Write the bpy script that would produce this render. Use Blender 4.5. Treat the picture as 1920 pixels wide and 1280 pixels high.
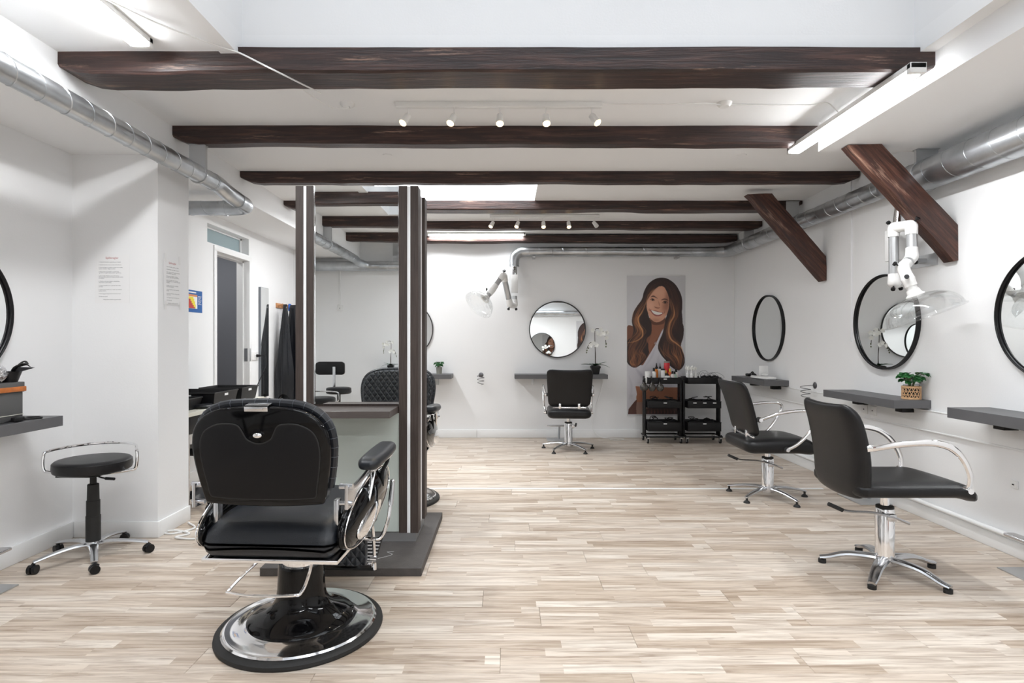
import bpy, bmesh, math, random
import numpy as np
from mathutils import Vector, Matrix, noise

random.seed(7)
PI = math.pi
C = bpy.context.scene.collection
for o in list(bpy.data.objects):
    bpy.data.objects.remove(o, do_unlink=True)
sc = bpy.context.scene
H = 1.35            # eye height of the photograph

# ------------------------------------------------------------------ camera
cam_d = bpy.data.cameras.new('camera')
cam = bpy.data.objects.new('camera', cam_d); C.objects.link(cam)
cam_d.sensor_width = 36; cam_d.lens = 20.0; cam_d.shift_x = 0.0052
cam_d.clip_start = 0.05; cam_d.clip_end = 100
cam.location = (0, 0, H); cam.rotation_euler = (PI/2, 0, 0)
sc.camera = cam
sc.view_settings.view_transform = 'Standard'
sc.view_settings.look = 'None'
sc.view_settings.gamma = 1
sc.view_settings.use_curve_mapping = False
sc.view_settings.exposure = 0.54

# ------------------------------------------------------------------ world and daylight
w = bpy.data.worlds.new('world'); sc.world = w; w.use_nodes = True
w.node_tree.nodes['Background'].inputs[0].default_value = (0.80, 0.88, 1.0, 1)
w.node_tree.nodes['Background'].inputs[1].default_value = 0.75

def area(name, loc, size, power, col=(1, 1, 1), rot=(0, 0, 0), spread=180):
    d = bpy.data.lights.new(name, 'AREA'); d.shape = 'RECTANGLE'
    d.size, d.size_y = size; d.energy = power; d.color = col; d.spread = math.radians(spread)
    o = bpy.data.objects.new(name, d); C.objects.link(o); o.location = loc; o.rotation_euler = rot
    return o
DAY = (0.93, 0.97, 1.0)
area('skylight_daylight', (0.39, 1.6, 3.95), (3.5, 2.6), 28, DAY, spread=120)
area('skylight_daylight', (-0.53, 5.7, 3.6), (1.5, 0.7), 42, DAY, spread=135)
area('corridor_fill', (-3.7, 6.3, 2.68), (0.3, 0.3), 7)  # added area light to brighten the dark corridor, no fixture known there
area('skylight_daylight', (0.2, -0.9, 3.6), (3.0, 0.8), 30, DAY, spread=125)

# ------------------------------------------------------------------ materials
MATS = {}
def lin(c):
    return tuple((x/12.92 if x <= 0.04045 else ((x+0.055)/1.055)**2.4) for x in c)
def rgb(r, g, b): return lin((r/255, g/255, b/255))
def mat(name, col, rough=0.5, metal=0.0, bump=0, bscale=60, var=0, vscale=4, coat=0, spec=0.5, stretch=None, emit=None, estr=0):
    m = bpy.data.materials.new(name); m.use_nodes = True
    nt = m.node_tree; p = nt.nodes['Principled BSDF']
    p.inputs['Base Color'].default_value = (*col, 1)
    p.inputs['Roughness'].default_value = rough
    p.inputs['Metallic'].default_value = metal
    p.inputs['Specular IOR Level'].default_value = spec
    if coat: p.inputs['Coat Weight'].default_value = coat; p.inputs['Coat Roughness'].default_value = 0.05
    if emit:
        p.inputs['Emission Color'].default_value = (*emit, 1); p.inputs['Emission Strength'].default_value = estr
    if bump or var:
        tc = nt.nodes.new('ShaderNodeTexCoord'); mp = nt.nodes.new('ShaderNodeMapping')
        nt.links.new(tc.outputs['Object'], mp.inputs[0])
        if stretch: mp.inputs['Scale'].default_value = stretch
    if bump:
        n = nt.nodes.new('ShaderNodeTexNoise'); n.inputs['Scale'].default_value = bscale; n.inputs['Detail'].default_value = 4
        b = nt.nodes.new('ShaderNodeBump'); b.inputs['Strength'].default_value = bump; b.inputs['Distance'].default_value = 0.01
        nt.links.new(mp.outputs[0], n.inputs['Vector']); nt.links.new(n.outputs[0], b.inputs['Height'])
        nt.links.new(b.outputs[0], p.inputs['Normal'])
    if var:
        n = nt.nodes.new('ShaderNodeTexNoise'); n.inputs['Scale'].default_value = vscale; n.inputs['Detail'].default_value = 5
        r = nt.nodes.new('ShaderNodeValToRGB')
        r.color_ramp.elements[0].position = 0.3; r.color_ramp.elements[1].position = 0.7
        r.color_ramp.elements[0].color = (*[c*(1-var) for c in col], 1)
        r.color_ramp.elements[1].color = (*[min(1, c*(1+var)) for c in col], 1)
        nt.links.new(mp.outputs[0], n.inputs['Vector']); nt.links.new(n.outputs[0], r.inputs[0])
        nt.links.new(r.outputs[0], p.inputs['Base Color'])
    MATS[name] = m
    return m

WALL = mat('white_paint', (0.84, 0.845, 0.85), 0.75, bump=0.06, bscale=90, var=0.012, vscale=1.5, spec=0.3)
CEIL = mat('ceiling_paint', (0.86, 0.865, 0.87), 0.85, bump=0.05, bscale=50, spec=0.2)
TRIM = mat('white_gloss_trim', (0.84, 0.845, 0.845), 0.4)
GREYW = mat('grey_paint', rgb(128, 130, 136), 0.7, bump=0.05)
LEATH = mat('black_leather', (0.008, 0.008, 0.009), 0.36, bump=0.12, bscale=260, var=0.15, vscale=6, spec=0.32)
LEATHB = mat('blue_black_leather', (0.010, 0.012, 0.016), 0.38, bump=0.10, bscale=260, spec=0.42)
LEATHP = mat('matte_back_panel', (0.005, 0.005, 0.006), 0.5, bump=0.08, bscale=300, spec=0.2)
GLOSSB = mat('gloss_black_enamel', (0.003, 0.003, 0.0035), 0.06, spec=0.26)
CHROME = mat('chrome', (0.86, 0.86, 0.87), 0.08, 1.0)
ALU = mat('polished_aluminium', (0.62, 0.63, 0.65), 0.22, 1.0)
SATIN = mat('satin_aluminium', (0.55, 0.56, 0.57), 0.35, 0.9)
RUBBER = mat('black_rubber', (0.010, 0.010, 0.010), 0.65, bump=0.1, bscale=200)
BPLAST = mat('black_plastic', (0.007, 0.007, 0.008), 0.4, spec=0.35)
BMETAL = mat('black_powder_coat', (0.007, 0.007, 0.008), 0.45, spec=0.3)
WPLAST = mat('white_plastic', (0.80, 0.80, 0.79), 0.28)
MIRROR = mat('mirror_glass', (0.86, 0.88, 0.88), 0.0, 1.0)
MFRAME = mat('black_mirror_frame', (0.007, 0.007, 0.008), 0.35, spec=0.35)
MFRAMEG = mat('grey_mirror_frame', (0.05, 0.05, 0.05), 0.35, 0.6)
GREYS = mat('grey_laminate', rgb(92, 92, 94), 0.45, bump=0.03, bscale=200, var=0.05, vscale=10)
SLAB = mat('dark_stone_slab', rgb(74, 70, 68), 0.6, bump=0.2, bscale=120, var=0.18, vscale=9)
PANEL = mat('pale_green_glass_panel', rgb(188, 196, 190), 0.18, var=0.02, vscale=2)
LEDW = mat('led_strip_off', (0.85, 0.86, 0.87), 0.3)
DUCT = mat('galvanised_steel', (0.50, 0.52, 0.54), 0.30, 0.95, bump=0.04, bscale=14, var=0.22, vscale=5)
TUBE = mat('tube_diffuser', (0.9, 0.9, 0.9), 0.4, emit=(0.97, 0.985, 1.0), estr=28)
TUBE2 = mat('tube_diffuser_soft', (0.9, 0.9, 0.9), 0.4, emit=(0.97, 0.985, 1.0), estr=13)
SPOTE = mat('warm_spot_lens', (0.9, 0.8, 0.6), 0.4, emit=(1, 0.66, 0.30), estr=9)
PAPER = mat('white_paper', (0.84, 0.84, 0.84), 0.8)
INK = mat('grey_ink', rgb(70, 70, 74), 0.8)
REDINK = mat('red_ink', rgb(176, 84, 84), 0.8)
BLUEP = mat('blue_print', rgb(20, 90, 160), 0.6)
YELP = mat('yellow_print', rgb(240, 220, 60), 0.6)
REDP = mat('red_print', rgb(190, 60, 50), 0.6)
ORAP = mat('orange_print', rgb(214, 140, 90), 0.6)
PINE = mat('pine_wood', rgb(196, 142, 98), 0.5, var=0.15, vscale=30, stretch=(1, 8, 1))
TAN = mat('tan_leather', rgb(186, 106, 44), 0.5, var=0.2, vscale=25)
BOXG = mat('charcoal_box', rgb(84, 84, 84), 0.65, bump=0.08, bscale=300)
FOIL = mat('aluminium_foil', (0.8, 0.8, 0.82), 0.15, 1.0, bump=1.0, bscale=60)
CAPE = mat('black_nylon', (0.007, 0.008, 0.011), 0.34, bump=0.4, bscale=14, spec=0.45)
BLUEC = mat('blue_cloth', rgb(30, 100, 190), 0.6)
LEAFG = mat('leaf_green', rgb(38, 96, 48), 0.4, var=0.3, vscale=20)
LEAFD = mat('dark_leaf_green', rgb(28, 72, 44), 0.35, var=0.3, vscale=12)
STEM = mat('stem_green', rgb(96, 104, 72), 0.6)
STEMD = mat('stem_brown', rgb(66, 60, 54), 0.6)
PETAL = mat('white_petal', (0.86, 0.86, 0.82), 0.5)
POTG = mat('grey_clay', rgb(138, 138, 130), 0.7, bump=0.1)
RATTAN = mat('rattan', rgb(206, 166, 126), 0.6, var=0.15, vscale=60)
SOIL = mat('dark_soil', rgb(40, 36, 32), 0.9)
WIRE = mat('steel_wire', (0.16, 0.16, 0.17), 0.35, 0.9)
REDB = mat('red_bottle', rgb(196, 24, 36), 0.35)
ORAB = mat('amber_bottle', rgb(206, 120, 36), 0.3)
MINTB = mat('mint_bottle', rgb(176, 204, 188), 0.35)
PINKB = mat('pale_tube', rgb(214, 208, 204), 0.4)
YELB = mat('yellow_cap', rgb(222, 190, 80), 0.4)
BEIGE = mat('beige_laminate', rgb(214, 212, 200), 0.4)
TRANS = mat('frosted_transom_glass', rgb(150, 168, 172), 0.25)
SMOKE = mat('smoked_glass', (0.05, 0.045, 0.04), 0.08, spec=0.8)

# clear acrylic
ACR = bpy.data.materials.new('clear_acrylic'); ACR.use_nodes = True
nt = ACR.node_tree; nt.nodes.clear()
out = nt.nodes.new('ShaderNodeOutputMaterial'); mx = nt.nodes.new('ShaderNodeMixShader')
tr = nt.nodes.new('ShaderNodeBsdfTransparent'); tr.inputs[0].default_value = (0.97, 0.975, 0.975, 1)
gl = nt.nodes.new('ShaderNodeBsdfGlossy'); gl.inputs['Roughness'].default_value = 0.03; gl.inputs[0].default_value = (0.9, 0.9, 0.9, 1)
lw = nt.nodes.new('ShaderNodeLayerWeight'); lw.inputs[0].default_value = 0.25
mr = nt.nodes.new('ShaderNodeMapRange'); mr.inputs['To Min'].default_value = 0.02; mr.inputs['To Max'].default_value = 0.42
nt.links.new(lw.outputs['Facing'], mr.inputs[0]); nt.links.new(mr.outputs[0], mx.inputs[0])
nt.links.new(tr.outputs[0], mx.inputs[1]); nt.links.new(gl.outputs[0], mx.inputs[2]); nt.links.new(mx.outputs[0], out.inputs[0])

# dark veneer with vertical grain
VEN = mat('dark_veneer', rgb(66, 57, 53), 0.5, spec=0.3, var=0.32, vscale=16, stretch=(9, 9, 0.35), bump=0.1, bscale=40)

def beam_mat(name, c0, c1, c2, stretch):
    m = bpy.data.materials.new(name); m.use_nodes = True
    nt = m.node_tree; p = nt.nodes['Principled BSDF']
    tc = nt.nodes.new('ShaderNodeTexCoord'); mp = nt.nodes.new('ShaderNodeMapping'); mp.inputs['Scale'].default_value = stretch
    nt.links.new(tc.outputs['Object'], mp.inputs[0])
    n = nt.nodes.new('ShaderNodeTexNoise'); n.inputs['Scale'].default_value = 3; n.inputs['Detail'].default_value = 8; n.inputs['Roughness'].default_value = 0.65
    n.inputs['Distortion'].default_value = 0.6
    nt.links.new(mp.outputs[0], n.inputs['Vector'])
    r = nt.nodes.new('ShaderNodeValToRGB')
    e = r.color_ramp.elements; e[0].position = 0.30; e[0].color = (*c0, 1); e[1].position = 0.72; e[1].color = (*c2, 1)
    k = e.new(0.5); k.color = (*c1, 1)
    nt.links.new(n.outputs[0], r.inputs[0])
    # worn pale scuffs
    n2 = nt.nodes.new('ShaderNodeTexNoise'); n2.inputs['Scale'].default_value = 1.3; n2.inputs['Detail'].default_value = 7; n2.inputs['Roughness'].default_value = 0.75
    nt.links.new(mp.outputs[0], n2.inputs['Vector'])
    r2 = nt.nodes.new('ShaderNodeValToRGB'); r2.color_ramp.elements[0].position = 0.58; r2.color_ramp.elements[1].position = 0.68
    nt.links.new(n2.outputs[0], r2.inputs[0])
    mx = nt.nodes.new('ShaderNodeMix'); mx.data_type = 'RGBA'
    mx.inputs[7].default_value = (*rgb(150, 120, 104), 1)
    nt.links.new(r2.outputs[0], mx.inputs[0]); nt.links.new(r.outputs[0], mx.inputs[6]); nt.links.new(mx.outputs[2], p.inputs['Base Color'])
    p.inputs['Roughness'].default_value = 0.42
    b = nt.nodes.new('ShaderNodeBump'); b.inputs['Strength'].default_value = 0.5; b.inputs['Distance'].default_value = 0.01
    nt.links.new(n.outputs[0], b.inputs['Height']); nt.links.new(b.outputs[0], p.inputs['Normal'])
    return m
BEAM = beam_mat('stained_beam', rgb(22, 14, 13), rgb(50, 32, 28), rgb(86, 60, 52), (0.8, 13, 13))
BRACE = beam_mat('stained_brace', rgb(26, 15, 13), rgb(66, 39, 31), rgb(104, 68, 54), (1.1, 15, 15))

# laminate floor: strips inside every board, grain along X
FLOOR = bpy.data.materials.new('laminate_floor'); FLOOR.use_nodes = True
def floor_nodes():
    nt = FLOOR.node_tree; p = nt.nodes['Principled BSDF']; N = nt.nodes.new; L = nt.links.new
    geo = N('ShaderNodeNewGeometry'); sp = N('ShaderNodeSeparateXYZ'); L(geo.outputs['Position'], sp.inputs[0])
    oi = N('ShaderNodeObjectInfo')
    def M(op, a, b=None):
        n = N('ShaderNodeMath'); n.operation = op
        for i, v in enumerate((a, b)):
            if v is None: continue
            if isinstance(v, (int, float)): n.inputs[i].default_value = v
            else: L(v, n.inputs[i])
        return n.outputs[0]
    row = M('FLOOR', M('DIVIDE', sp.outputs[1], 0.0643))
    wn = N('ShaderNodeTexWhiteNoise'); wn.noise_dimensions = '1D'; L(row, wn.inputs['W'])
    u = M('ADD', M('DIVIDE', sp.outputs[0], 0.66), M('MULTIPLY', wn.outputs['Value'], 7))
    seg = M('FLOOR', u)
    cb = N('ShaderNodeCombineXYZ'); L(row, cb.inputs[0]); L(seg, cb.inputs[1]); L(oi.outputs['Random'], cb.inputs[2])
    w2 = N('ShaderNodeTexWhiteNoise'); w2.noise_dimensions = '3D'; L(cb.outputs[0], w2.inputs['Vector'])
    ramp = N('ShaderNodeValToRGB'); e = ramp.color_ramp.elements
    e[0].position = 0; e[0].color = (*rgb(180, 165, 149), 1); e[1].position = 1; e[1].color = (*rgb(214, 206, 196), 1)
    k = e.new(0.45); k.color = (*rgb(200, 188, 175), 1)
    L(w2.outputs['Value'], ramp.inputs[0])
    # grain
    gx = M('MULTIPLY', sp.outputs[0], 1.6); gy = M('MULTIPLY', sp.outputs[1], 26)
    gv = N('ShaderNodeCombineXYZ'); L(gx, gv.inputs[0]); L(gy, gv.inputs[1]); L(M('MULTIPLY', w2.outputs['Value'], 40), gv.inputs[2])
    g = N('ShaderNodeTexNoise'); g.inputs['Scale'].default_value = 1.6; g.inputs['Detail'].default_value = 7; g.inputs['Roughness'].default_value = 0.62; g.inputs['Distortion'].default_value = 0.5
    L(gv.outputs[0], g.inputs['Vector'])
    gr = N('ShaderNodeValToRGB'); ge = gr.color_ramp.elements
    ge[0].position = 0.32; ge[0].color = (0.56, 0.50, 0.45, 1); ge[1].position = 0.60; ge[1].color = (1.05, 1.04, 1.03, 1)
    L(g.outputs[0], gr.inputs[0])
    mx = N('ShaderNodeMix'); mx.data_type = 'RGBA'; mx.blend_type = 'MULTIPLY'; mx.inputs[0].default_value = 1
    L(ramp.outputs[0], mx.inputs[6]); L(gr.outputs[0], mx.inputs[7])
    # brown knots and streaks
    kn = N('ShaderNodeTexNoise'); kn.inputs['Scale'].default_value = 1.5; kn.inputs['Detail'].default_value = 4; kn.inputs['Roughness'].default_value = 0.6
    kv = N('ShaderNodeCombineXYZ'); L(M('MULTIPLY', sp.outputs[0], 2.6), kv.inputs[0]); L(M('MULTIPLY', sp.outputs[1], 22), kv.inputs[1]); L(M('MULTIPLY', w2.outputs['Value'], 90), kv.inputs[2])
    L(kv.outputs[0], kn.inputs['Vector'])
    kr = N('ShaderNodeValToRGB'); kr.color_ramp.elements[0].position = 0.60; kr.color_ramp.elements[1].position = 0.74
    L(kn.outputs[0], kr.inputs[0])
    m2 = N('ShaderNodeMix'); m2.data_type = 'RGBA'; m2.inputs[7].default_value = (*rgb(126, 106, 92), 1)
    L(M('MULTIPLY', kr.outputs[0], 0.85), m2.inputs[0]); L(mx.outputs[2], m2.inputs[6]); L(m2.outputs[2], p.inputs['Base Color'])
    p.inputs['Roughness'].default_value = 0.38; p.inputs['Specular IOR Level'].default_value = 0.4
    b = N('ShaderNodeBump'); b.inputs['Strength'].default_value = 0.12; b.inputs['Distance'].default_value = 0.003
    L(g.outputs[0], b.inputs['Height']); L(b.outputs[0], p.inputs['Normal'])
floor_nodes()

# quilted leather (diamond stitching)
QUILT = mat('quilted_leather', (0.018, 0.021, 0.026), 0.42)
nt = QUILT.node_tree; p = nt.nodes['Principled BSDF']
tc = nt.nodes.new('ShaderNodeTexCoord'); sp = nt.nodes.new('ShaderNodeSeparateXYZ'); nt.links.new(tc.outputs['Object'], sp.inputs[0])
def qm(op, a, b):
    n = nt.nodes.new('ShaderNodeMath'); n.operation = op
    for i, v in enumerate((a, b)):
        if v is None: continue
        if isinstance(v, (int, float)): n.inputs[i].default_value = v
        else: nt.links.new(v, n.inputs[i])
    return n.outputs[0]
hs = []
for sgn in (1, -1):
    s_ = qm('ADD', sp.outputs[0], qm('MULTIPLY', sp.outputs[2], 0.75*sgn))
    f_ = qm('ABSOLUTE', qm('SINE', qm('MULTIPLY', s_, PI/0.048), None), None)
    hs.append(qm('POWER', f_, 0.35))
hh = qm('MINIMUM', hs[0], hs[1])
b = nt.nodes.new('ShaderNodeBump'); b.inputs['Distance'].default_value = 0.012; b.inputs['Strength'].default_value = 0.9
nt.links.new(hh, b.inputs['Height']); nt.links.new(b.outputs[0], p.inputs['Normal'])
cr = nt.nodes.new('ShaderNodeValToRGB'); cr.color_ramp.elements[0].position = 0.2; cr.color_ramp.elements[0].color = (0.05, 0.06, 0.07, 1)
cr.color_ramp.elements[1].position = 0.45; cr.color_ramp.elements[1].color = (0.018, 0.021, 0.026, 1)
nt.links.new(hh, cr.inputs[0]); nt.links.new(cr.outputs[0], p.inputs['Base Color'])

# ------------------------------------------------------------------ mesh builder
def catmull(pts, k=6, closed=False):
    P = [Vector(p) for p in pts]; n = len(P); out = []
    rng = n if closed else n-1
    for i in range(rng):
        p1, p2 = P[i], P[(i+1) % n]
        p0 = P[i-1] if (i > 0 or closed) else p1*2-p2
        p3 = P[(i+2) % n] if (i+2 < n or closed) else p2*2-p1
        for j in range(k):
            t = j/k
            out.append(0.5*((2*p1)+(p2-p0)*t+(2*p0-5*p1+4*p2-p3)*t*t+(3*p1-p0-3*p2+p3)*t**3))
    if not closed: out.append(P[-1].copy())
    return out

class MB:
    def __init__(s): s.bm = bmesh.new()
    def _merge(s, b2, M=None):
        if M is not None: bmesh.ops.transform(b2, matrix=M, verts=b2.verts)
        me = bpy.data.meshes.new('tmp'); b2.to_mesh(me); b2.free(); s.bm.from_mesh(me); bpy.data.meshes.remove(me)
        return s
    def box(s, a, b, bev=0, seg=2, M=None):
        b2 = bmesh.new(); bmesh.ops.create_cube(b2, size=1)
        c = [(a[i]+b[i])/2 for i in range(3)]; d = [abs(b[i]-a[i]) for i in range(3)]
        for v in b2.verts: v.co = Vector((v.co.x*d[0]+c[0], v.co.y*d[1]+c[1], v.co.z*d[2]+c[2]))
        if bev: bmesh.ops.bevel(b2, geom=b2.edges[:], offset=bev, segments=seg, affect='EDGES', profile=0.5)
        return s._merge(b2, M)
    def rbox(s, c, size, r, n=8, f=None, M=None):
        # rounded box on a fine grid, optionally bent by f(local co)->co
        b2 = bmesh.new(); bmesh.ops.create_cube(b2, size=2)
        bmesh.ops.subdivide_edges(b2, edges=b2.edges[:], cuts=n, use_grid_fill=True)
        hx = [q/2 for q in size]
        if isinstance(r, (int, float)): r = (r, r, r)
        for v in b2.verts:
            co = v.co.copy(); q = Vector((0, 0, 0)); inn = Vector((0, 0, 0))
            for i in range(3):
                full = co[i]*hx[i]; lim = hx[i]-r[i]
                # concentrate verts near edges
                inn[i] = max(-lim, min(lim, full)); q[i] = (full-inn[i])/r[i] if r[i] else 0
            m = max(abs(q[0]), abs(q[1]), abs(q[2]))
            l = q.length
            if l > 1e-9: q = q*(m/l)
            v.co = Vector([inn[i]+q[i]*r[i] for i in range(3)])
            if f: v.co = f(v.co)
            v.co += Vector(c)
        return s._merge(b2, M)
    def tube(s, pts, r, n=10, k=0, closed=False, asp=1.0, caps=True, up=(0, 0, 1), M=None):
        if k: 
            rr = r
            P = catmull(pts, k, closed)
            if not isinstance(r, (int, float)):
                m = len(P); rr = []
                src = list(r)+([r[0]] if closed else [])
                for i in range(m):
                    t = i/(m if closed else m-1)*(len(src)-1); a = min(int(t), len(src)-2); rr.append(src[a]*(1-(t-a))+src[a+1]*(t-a))
            r = rr
        else: P = [Vector(p) for p in pts]
        m = len(P)
        R = [r]*m if isinstance(r, (int, float)) else list(r)
        b2 = bmesh.new(); rings = []
        nrm = Vector(up)
        for i in range(m):
            if closed: t = P[(i+1) % m]-P[i-1]
            else: t = P[min(i+1, m-1)]-P[max(i-1, 0)]
            t.normalize()
            nn = nrm-t*nrm.dot(t)
            if nn.length < 1e-3:
                nn = t.orthogonal()
            nn.normalize(); nrm = nn; bb = t.cross(nn)
            rings.append([b2.verts.new(P[i]+(bb*math.cos(a)+nn*asp*math.sin(a))*R[i]) for a in [2*PI*j/n for j in range(n)]])
        for i in range(m if closed else m-1):
            A, B = rings[i], rings[(i+1) % m]
            for j in range(n): b2.faces.new((A[j], A[(j+1) % n], B[(j+1) % n], B[j]))
        if caps and not closed:
            b2.faces.new(rings[0][::-1]); b2.faces.new(rings[-1])
        bmesh.ops.recalc_face_normals(b2, faces=b2.faces[:])
        return s._merge(b2, M)
    def lathe(s, prof, c=(0, 0, 0), n=32, M=None, f=None):
        b2 = bmesh.new(); rings = []
        for (r, z) in prof:
            if r < 1e-6: rings.append([b2.verts.new((0, 0, z))])
            else: rings.append([b2.verts.new((r*math.cos(2*PI*j/n), r*math.sin(2*PI*j/n), z)) for j in range(n)])
        for A, B in zip(rings, rings[1:]):
            for j in range(n):
                if len(A) == 1 and len(B) == 1: continue
                if len(A) == 1: b2.faces.new((A[0], B[(j+1) % n], B[j]))
                elif len(B) == 1: b2.faces.new((A[j], A[(j+1) % n], B[0]))
                else: b2.faces.new((A[j], A[(j+1) % n], B[(j+1) % n], B[j]))
        bmesh.ops.recalc_face_normals(b2, faces=b2.faces[:])
        if f:
            for v in b2.verts: v.co = f(v.co)
        MM = Matrix.Translation(c)
        return s._merge(b2, MM if M is None else M @ MM)
    def cyl(s, a, b, r, n=16, r2=None):
        a, b = Vector(a), Vector(b); d = b-a
        q = Vector((0, 0, 1)).rotation_difference(d.normalized()).to_matrix().to_4x4()
        r2 = r if r2 is None else r2
        return s.lathe([(0, 0), (r, 0), (r2, d.length), (0, d.length)], n=n, M=Matrix.Translation(a) @ q)
    def prism(s, pts, t0, t1, axis='y', bev=0, seg=2, M=None):
        # polygon pts (a,b) extruded along axis from t0 to t1
        b2 = bmesh.new()
        def P(a, b, t): return {'y': (a, t, b), 'x': (t, a, b), 'z': (a, b, t)}[axis]
        A = [b2.verts.new(P(a, b, t0)) for a, b in pts]; B = [b2.verts.new(P(a, b, t1)) for a, b in pts]
        n = len(pts); f1 = b2.faces.new(A); f2 = b2.faces.new(B[::-1])
        for i in range(n): b2.faces.new((A[i], B[i], B[(i+1) % n], A[(i+1) % n]))
        bmesh.ops.recalc_face_normals(b2, faces=b2.faces[:])
        if bev:
            ed = [e for e in b2.edges if (f1 in e.link_faces or f2 in e.link_faces)]
            bmesh.ops.bevel(b2, geom=ed, offset=bev, segments=seg, affect='EDGES', profile=0.5)
        return s._merge(b2, M)
    def sphere(s, c, r, n=12, M=None):
        if isinstance(r, (int, float)): r = (r, r, r)
        b2 = bmesh.new(); bmesh.ops.create_uvsphere(b2, u_segments=n*2, v_segments=n, radius=1)
        for v in b2.verts: v.co = Vector((v.co.x*r[0]+c[0], v.co.y*r[1]+c[1], v.co.z*r[2]+c[2]))
        return s._merge(b2, M)
    def quad(s, pts):
        vs = [s.bm.verts.new(p) for p in pts]; s.bm.faces.new(vs); return s
    def build(s, name, m, parent=None, loc=None, rz=0, smooth=True, ang=0.6):
        me = bpy.data.meshes.new(name); s.bm.to_mesh(me); s.bm.free()
        if smooth:
            me.polygons.foreach_set('use_smooth', [True]*len(me.polygons))
            try: me.set_sharp_from_angle(angle=ang)
            except Exception: pass
        me.materials.append(m)
        o = bpy.data.objects.new(name, me); C.objects.link(o)
        if parent is not None: o.parent = parent
        if loc is not None: o.location = loc
        o.rotation_euler.z = rz
        return o

def tag(o, label, cat, group=None):
    o['label'] = label; o['category'] = cat
    if group: o['group'] = group
    return o
def thing(name, label, cat, loc=(0, 0, 0), rz=0, group=None):
    o = bpy.data.objects.new(name, None); C.objects.link(o); o.empty_display_size = 0.1
    o.location = loc; o.rotation_euler = (0, 0, rz)
    return tag(o, label, cat, group)
def struct(o): o['kind'] = 'structure'; return o
def dup(root, loc, rz, label, group=None):
    r = root.copy(); C.objects.link(r); r.location = loc; r.rotation_euler = (0, 0, rz); r['label'] = label
    if group: r['group'] = group
    for ch in list(root.children):
        c = ch.copy(); C.objects.link(c); c.parent = r
        for g in ch.children:
            d = g.copy(); C.objects.link(d); d.parent = c
    return r
def text_mesh(name, body, size, m, parent, M, align='LEFT'):
    cu = bpy.data.curves.new(name, 'FONT'); cu.body = body; cu.size = size; cu.align_x = align; cu.resolution_u = 2
    t = bpy.data.objects.new(name, cu); C.objects.link(t)
    dg = bpy.context.evaluated_depsgraph_get(); me = bpy.data.meshes.new_from_object(t.evaluated_get(dg))
    bpy.data.objects.remove(t, do_unlink=True)
    me.transform(M); me.materials.clear(); me.materials.append(m)
    o = bpy.data.objects.new(name, me); C.objects.link(o); o.parent = parent
    return o

# ================================================================== SETTING
XL, XR, YB, YR = -3.0, 3.2, 8.0, -1.5
ZC = H+1.555; ZCB = H+1.488      # main ceiling, sagging towards the back wall
ZL = H+1.29; ZRL = H+1.40
XBL, XBR = -2.41, 2.30
PY0, PY1 = 3.93, 4.31            # pilaster

# --- floor
fl = MB(); fl.box((XL-0.15, YR-0.15, -0.12), (XR+0.15, YB+0.15, -0.009)); fl.box((XL, YR, -0.009), (XR, 1.93, 0)); fl.box((-4.3, 5.4, -0.12), (-3.15, 7.2, -0.001))
floor = struct(fl.build('floor', FLOOR, smooth=False))
BW, BL = 0.193, 1.285
cache = {}
def board_mesh(L):
    key = round(L, 3)
    if key not in cache:
        b = MB(); b.box((0.0006, 0.0006, -0.008), (L-0.0006, BW-0.0006, 0), bev=0.0012, seg=1)
        o = b.build('plank', FLOOR, smooth=False); cache[key] = o.data; bpy.data.objects.remove(o)
    return cache[key]
y = 1.93; row = 0
offs = [0.0, 0.42, 0.83, 0.2, 0.64, 1.05, 0.36]
while y < YB-0.01:
    off = offs[row % 7]+random.uniform(-.08, .08)
    x = XL-off
    while x < XR:
        a, b_ = max(x, XL), min(x+BL, XR)
        if b_-a > 0.03 and y+BW < YB+0.12:
            o = bpy.data.objects.new('plank', board_mesh(b_-a)); C.objects.link(o); o.parent = floor; o.location = (a, y, random.uniform(-0.0003, 0.0002))
        x += BL
    y += BW; row += 1
t = MB(); t.box((XL+0.3, 5.20, 0.0), (XR-0.3, 5.235, 0.004), bev=0.0015)
tag(t.build('threshold_strip', TRIM), 'thin pale metal threshold strip running across the laminate floor', 'floor strip')

# --- walls
b = MB(); b.box((XL-0.15, YB, 0), (XR+0.15, YB+0.15, 3.0)); struct(b.build('wall_back', WALL, smooth=False))
b = MB(); b.box((XR, YR, 0), (XR+0.15, YB, 3.0)); struct(b.build('wall_right', WALL, smooth=False))
b = MB(); b.box((XL-0.15, YR-0.15, 0), (XR+0.15, YR, 3.0)); struct(b.build('wall_rear', WALL, smooth=False))
DY0, DY1, DZ = 5.87, 6.62, H+0.937
TY0, TY1, TZ0, TZ1 = 5.70, 6.62, H+1.0, H+1.19
b = MB()
b.box((XL-0.13, YR, 0), (XL, TY0, 3.0)); b.box((XL-0.13, TY1, 0), (XL, YB, 3.0))
b.box((XL-0.13, TY0, 0), (XL, DY0, TZ0)); b.box((XL-0.13, DY0, DZ), (XL, TY1, TZ0)); b.box((XL-0.13, TY0, TZ1), (XL, TY1, 3.0))
struct(b.build('wall_left', WALL, smooth=False))
b = MB(); b.box((XL, PY0, 0), (XBL, PY1, ZL)); struct(b.build('wall_pilaster', WALL, smooth=False))
b = MB(); b.box((-4.3, 5.3, 0), (-4.2, 7.3, 2.7)); b.box((-4.2, 7.2, 0), (-3.13, 7.3, 2.7)); b.box((-4.2, 5.3, 0), (-3.13, 5.4, 2.7)); b.box((-4.3, 5.3, 2.7), (-3.13, 7.3, 2.8))
struct(b.build('wall_corridor', GREYW, smooth=False))
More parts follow.
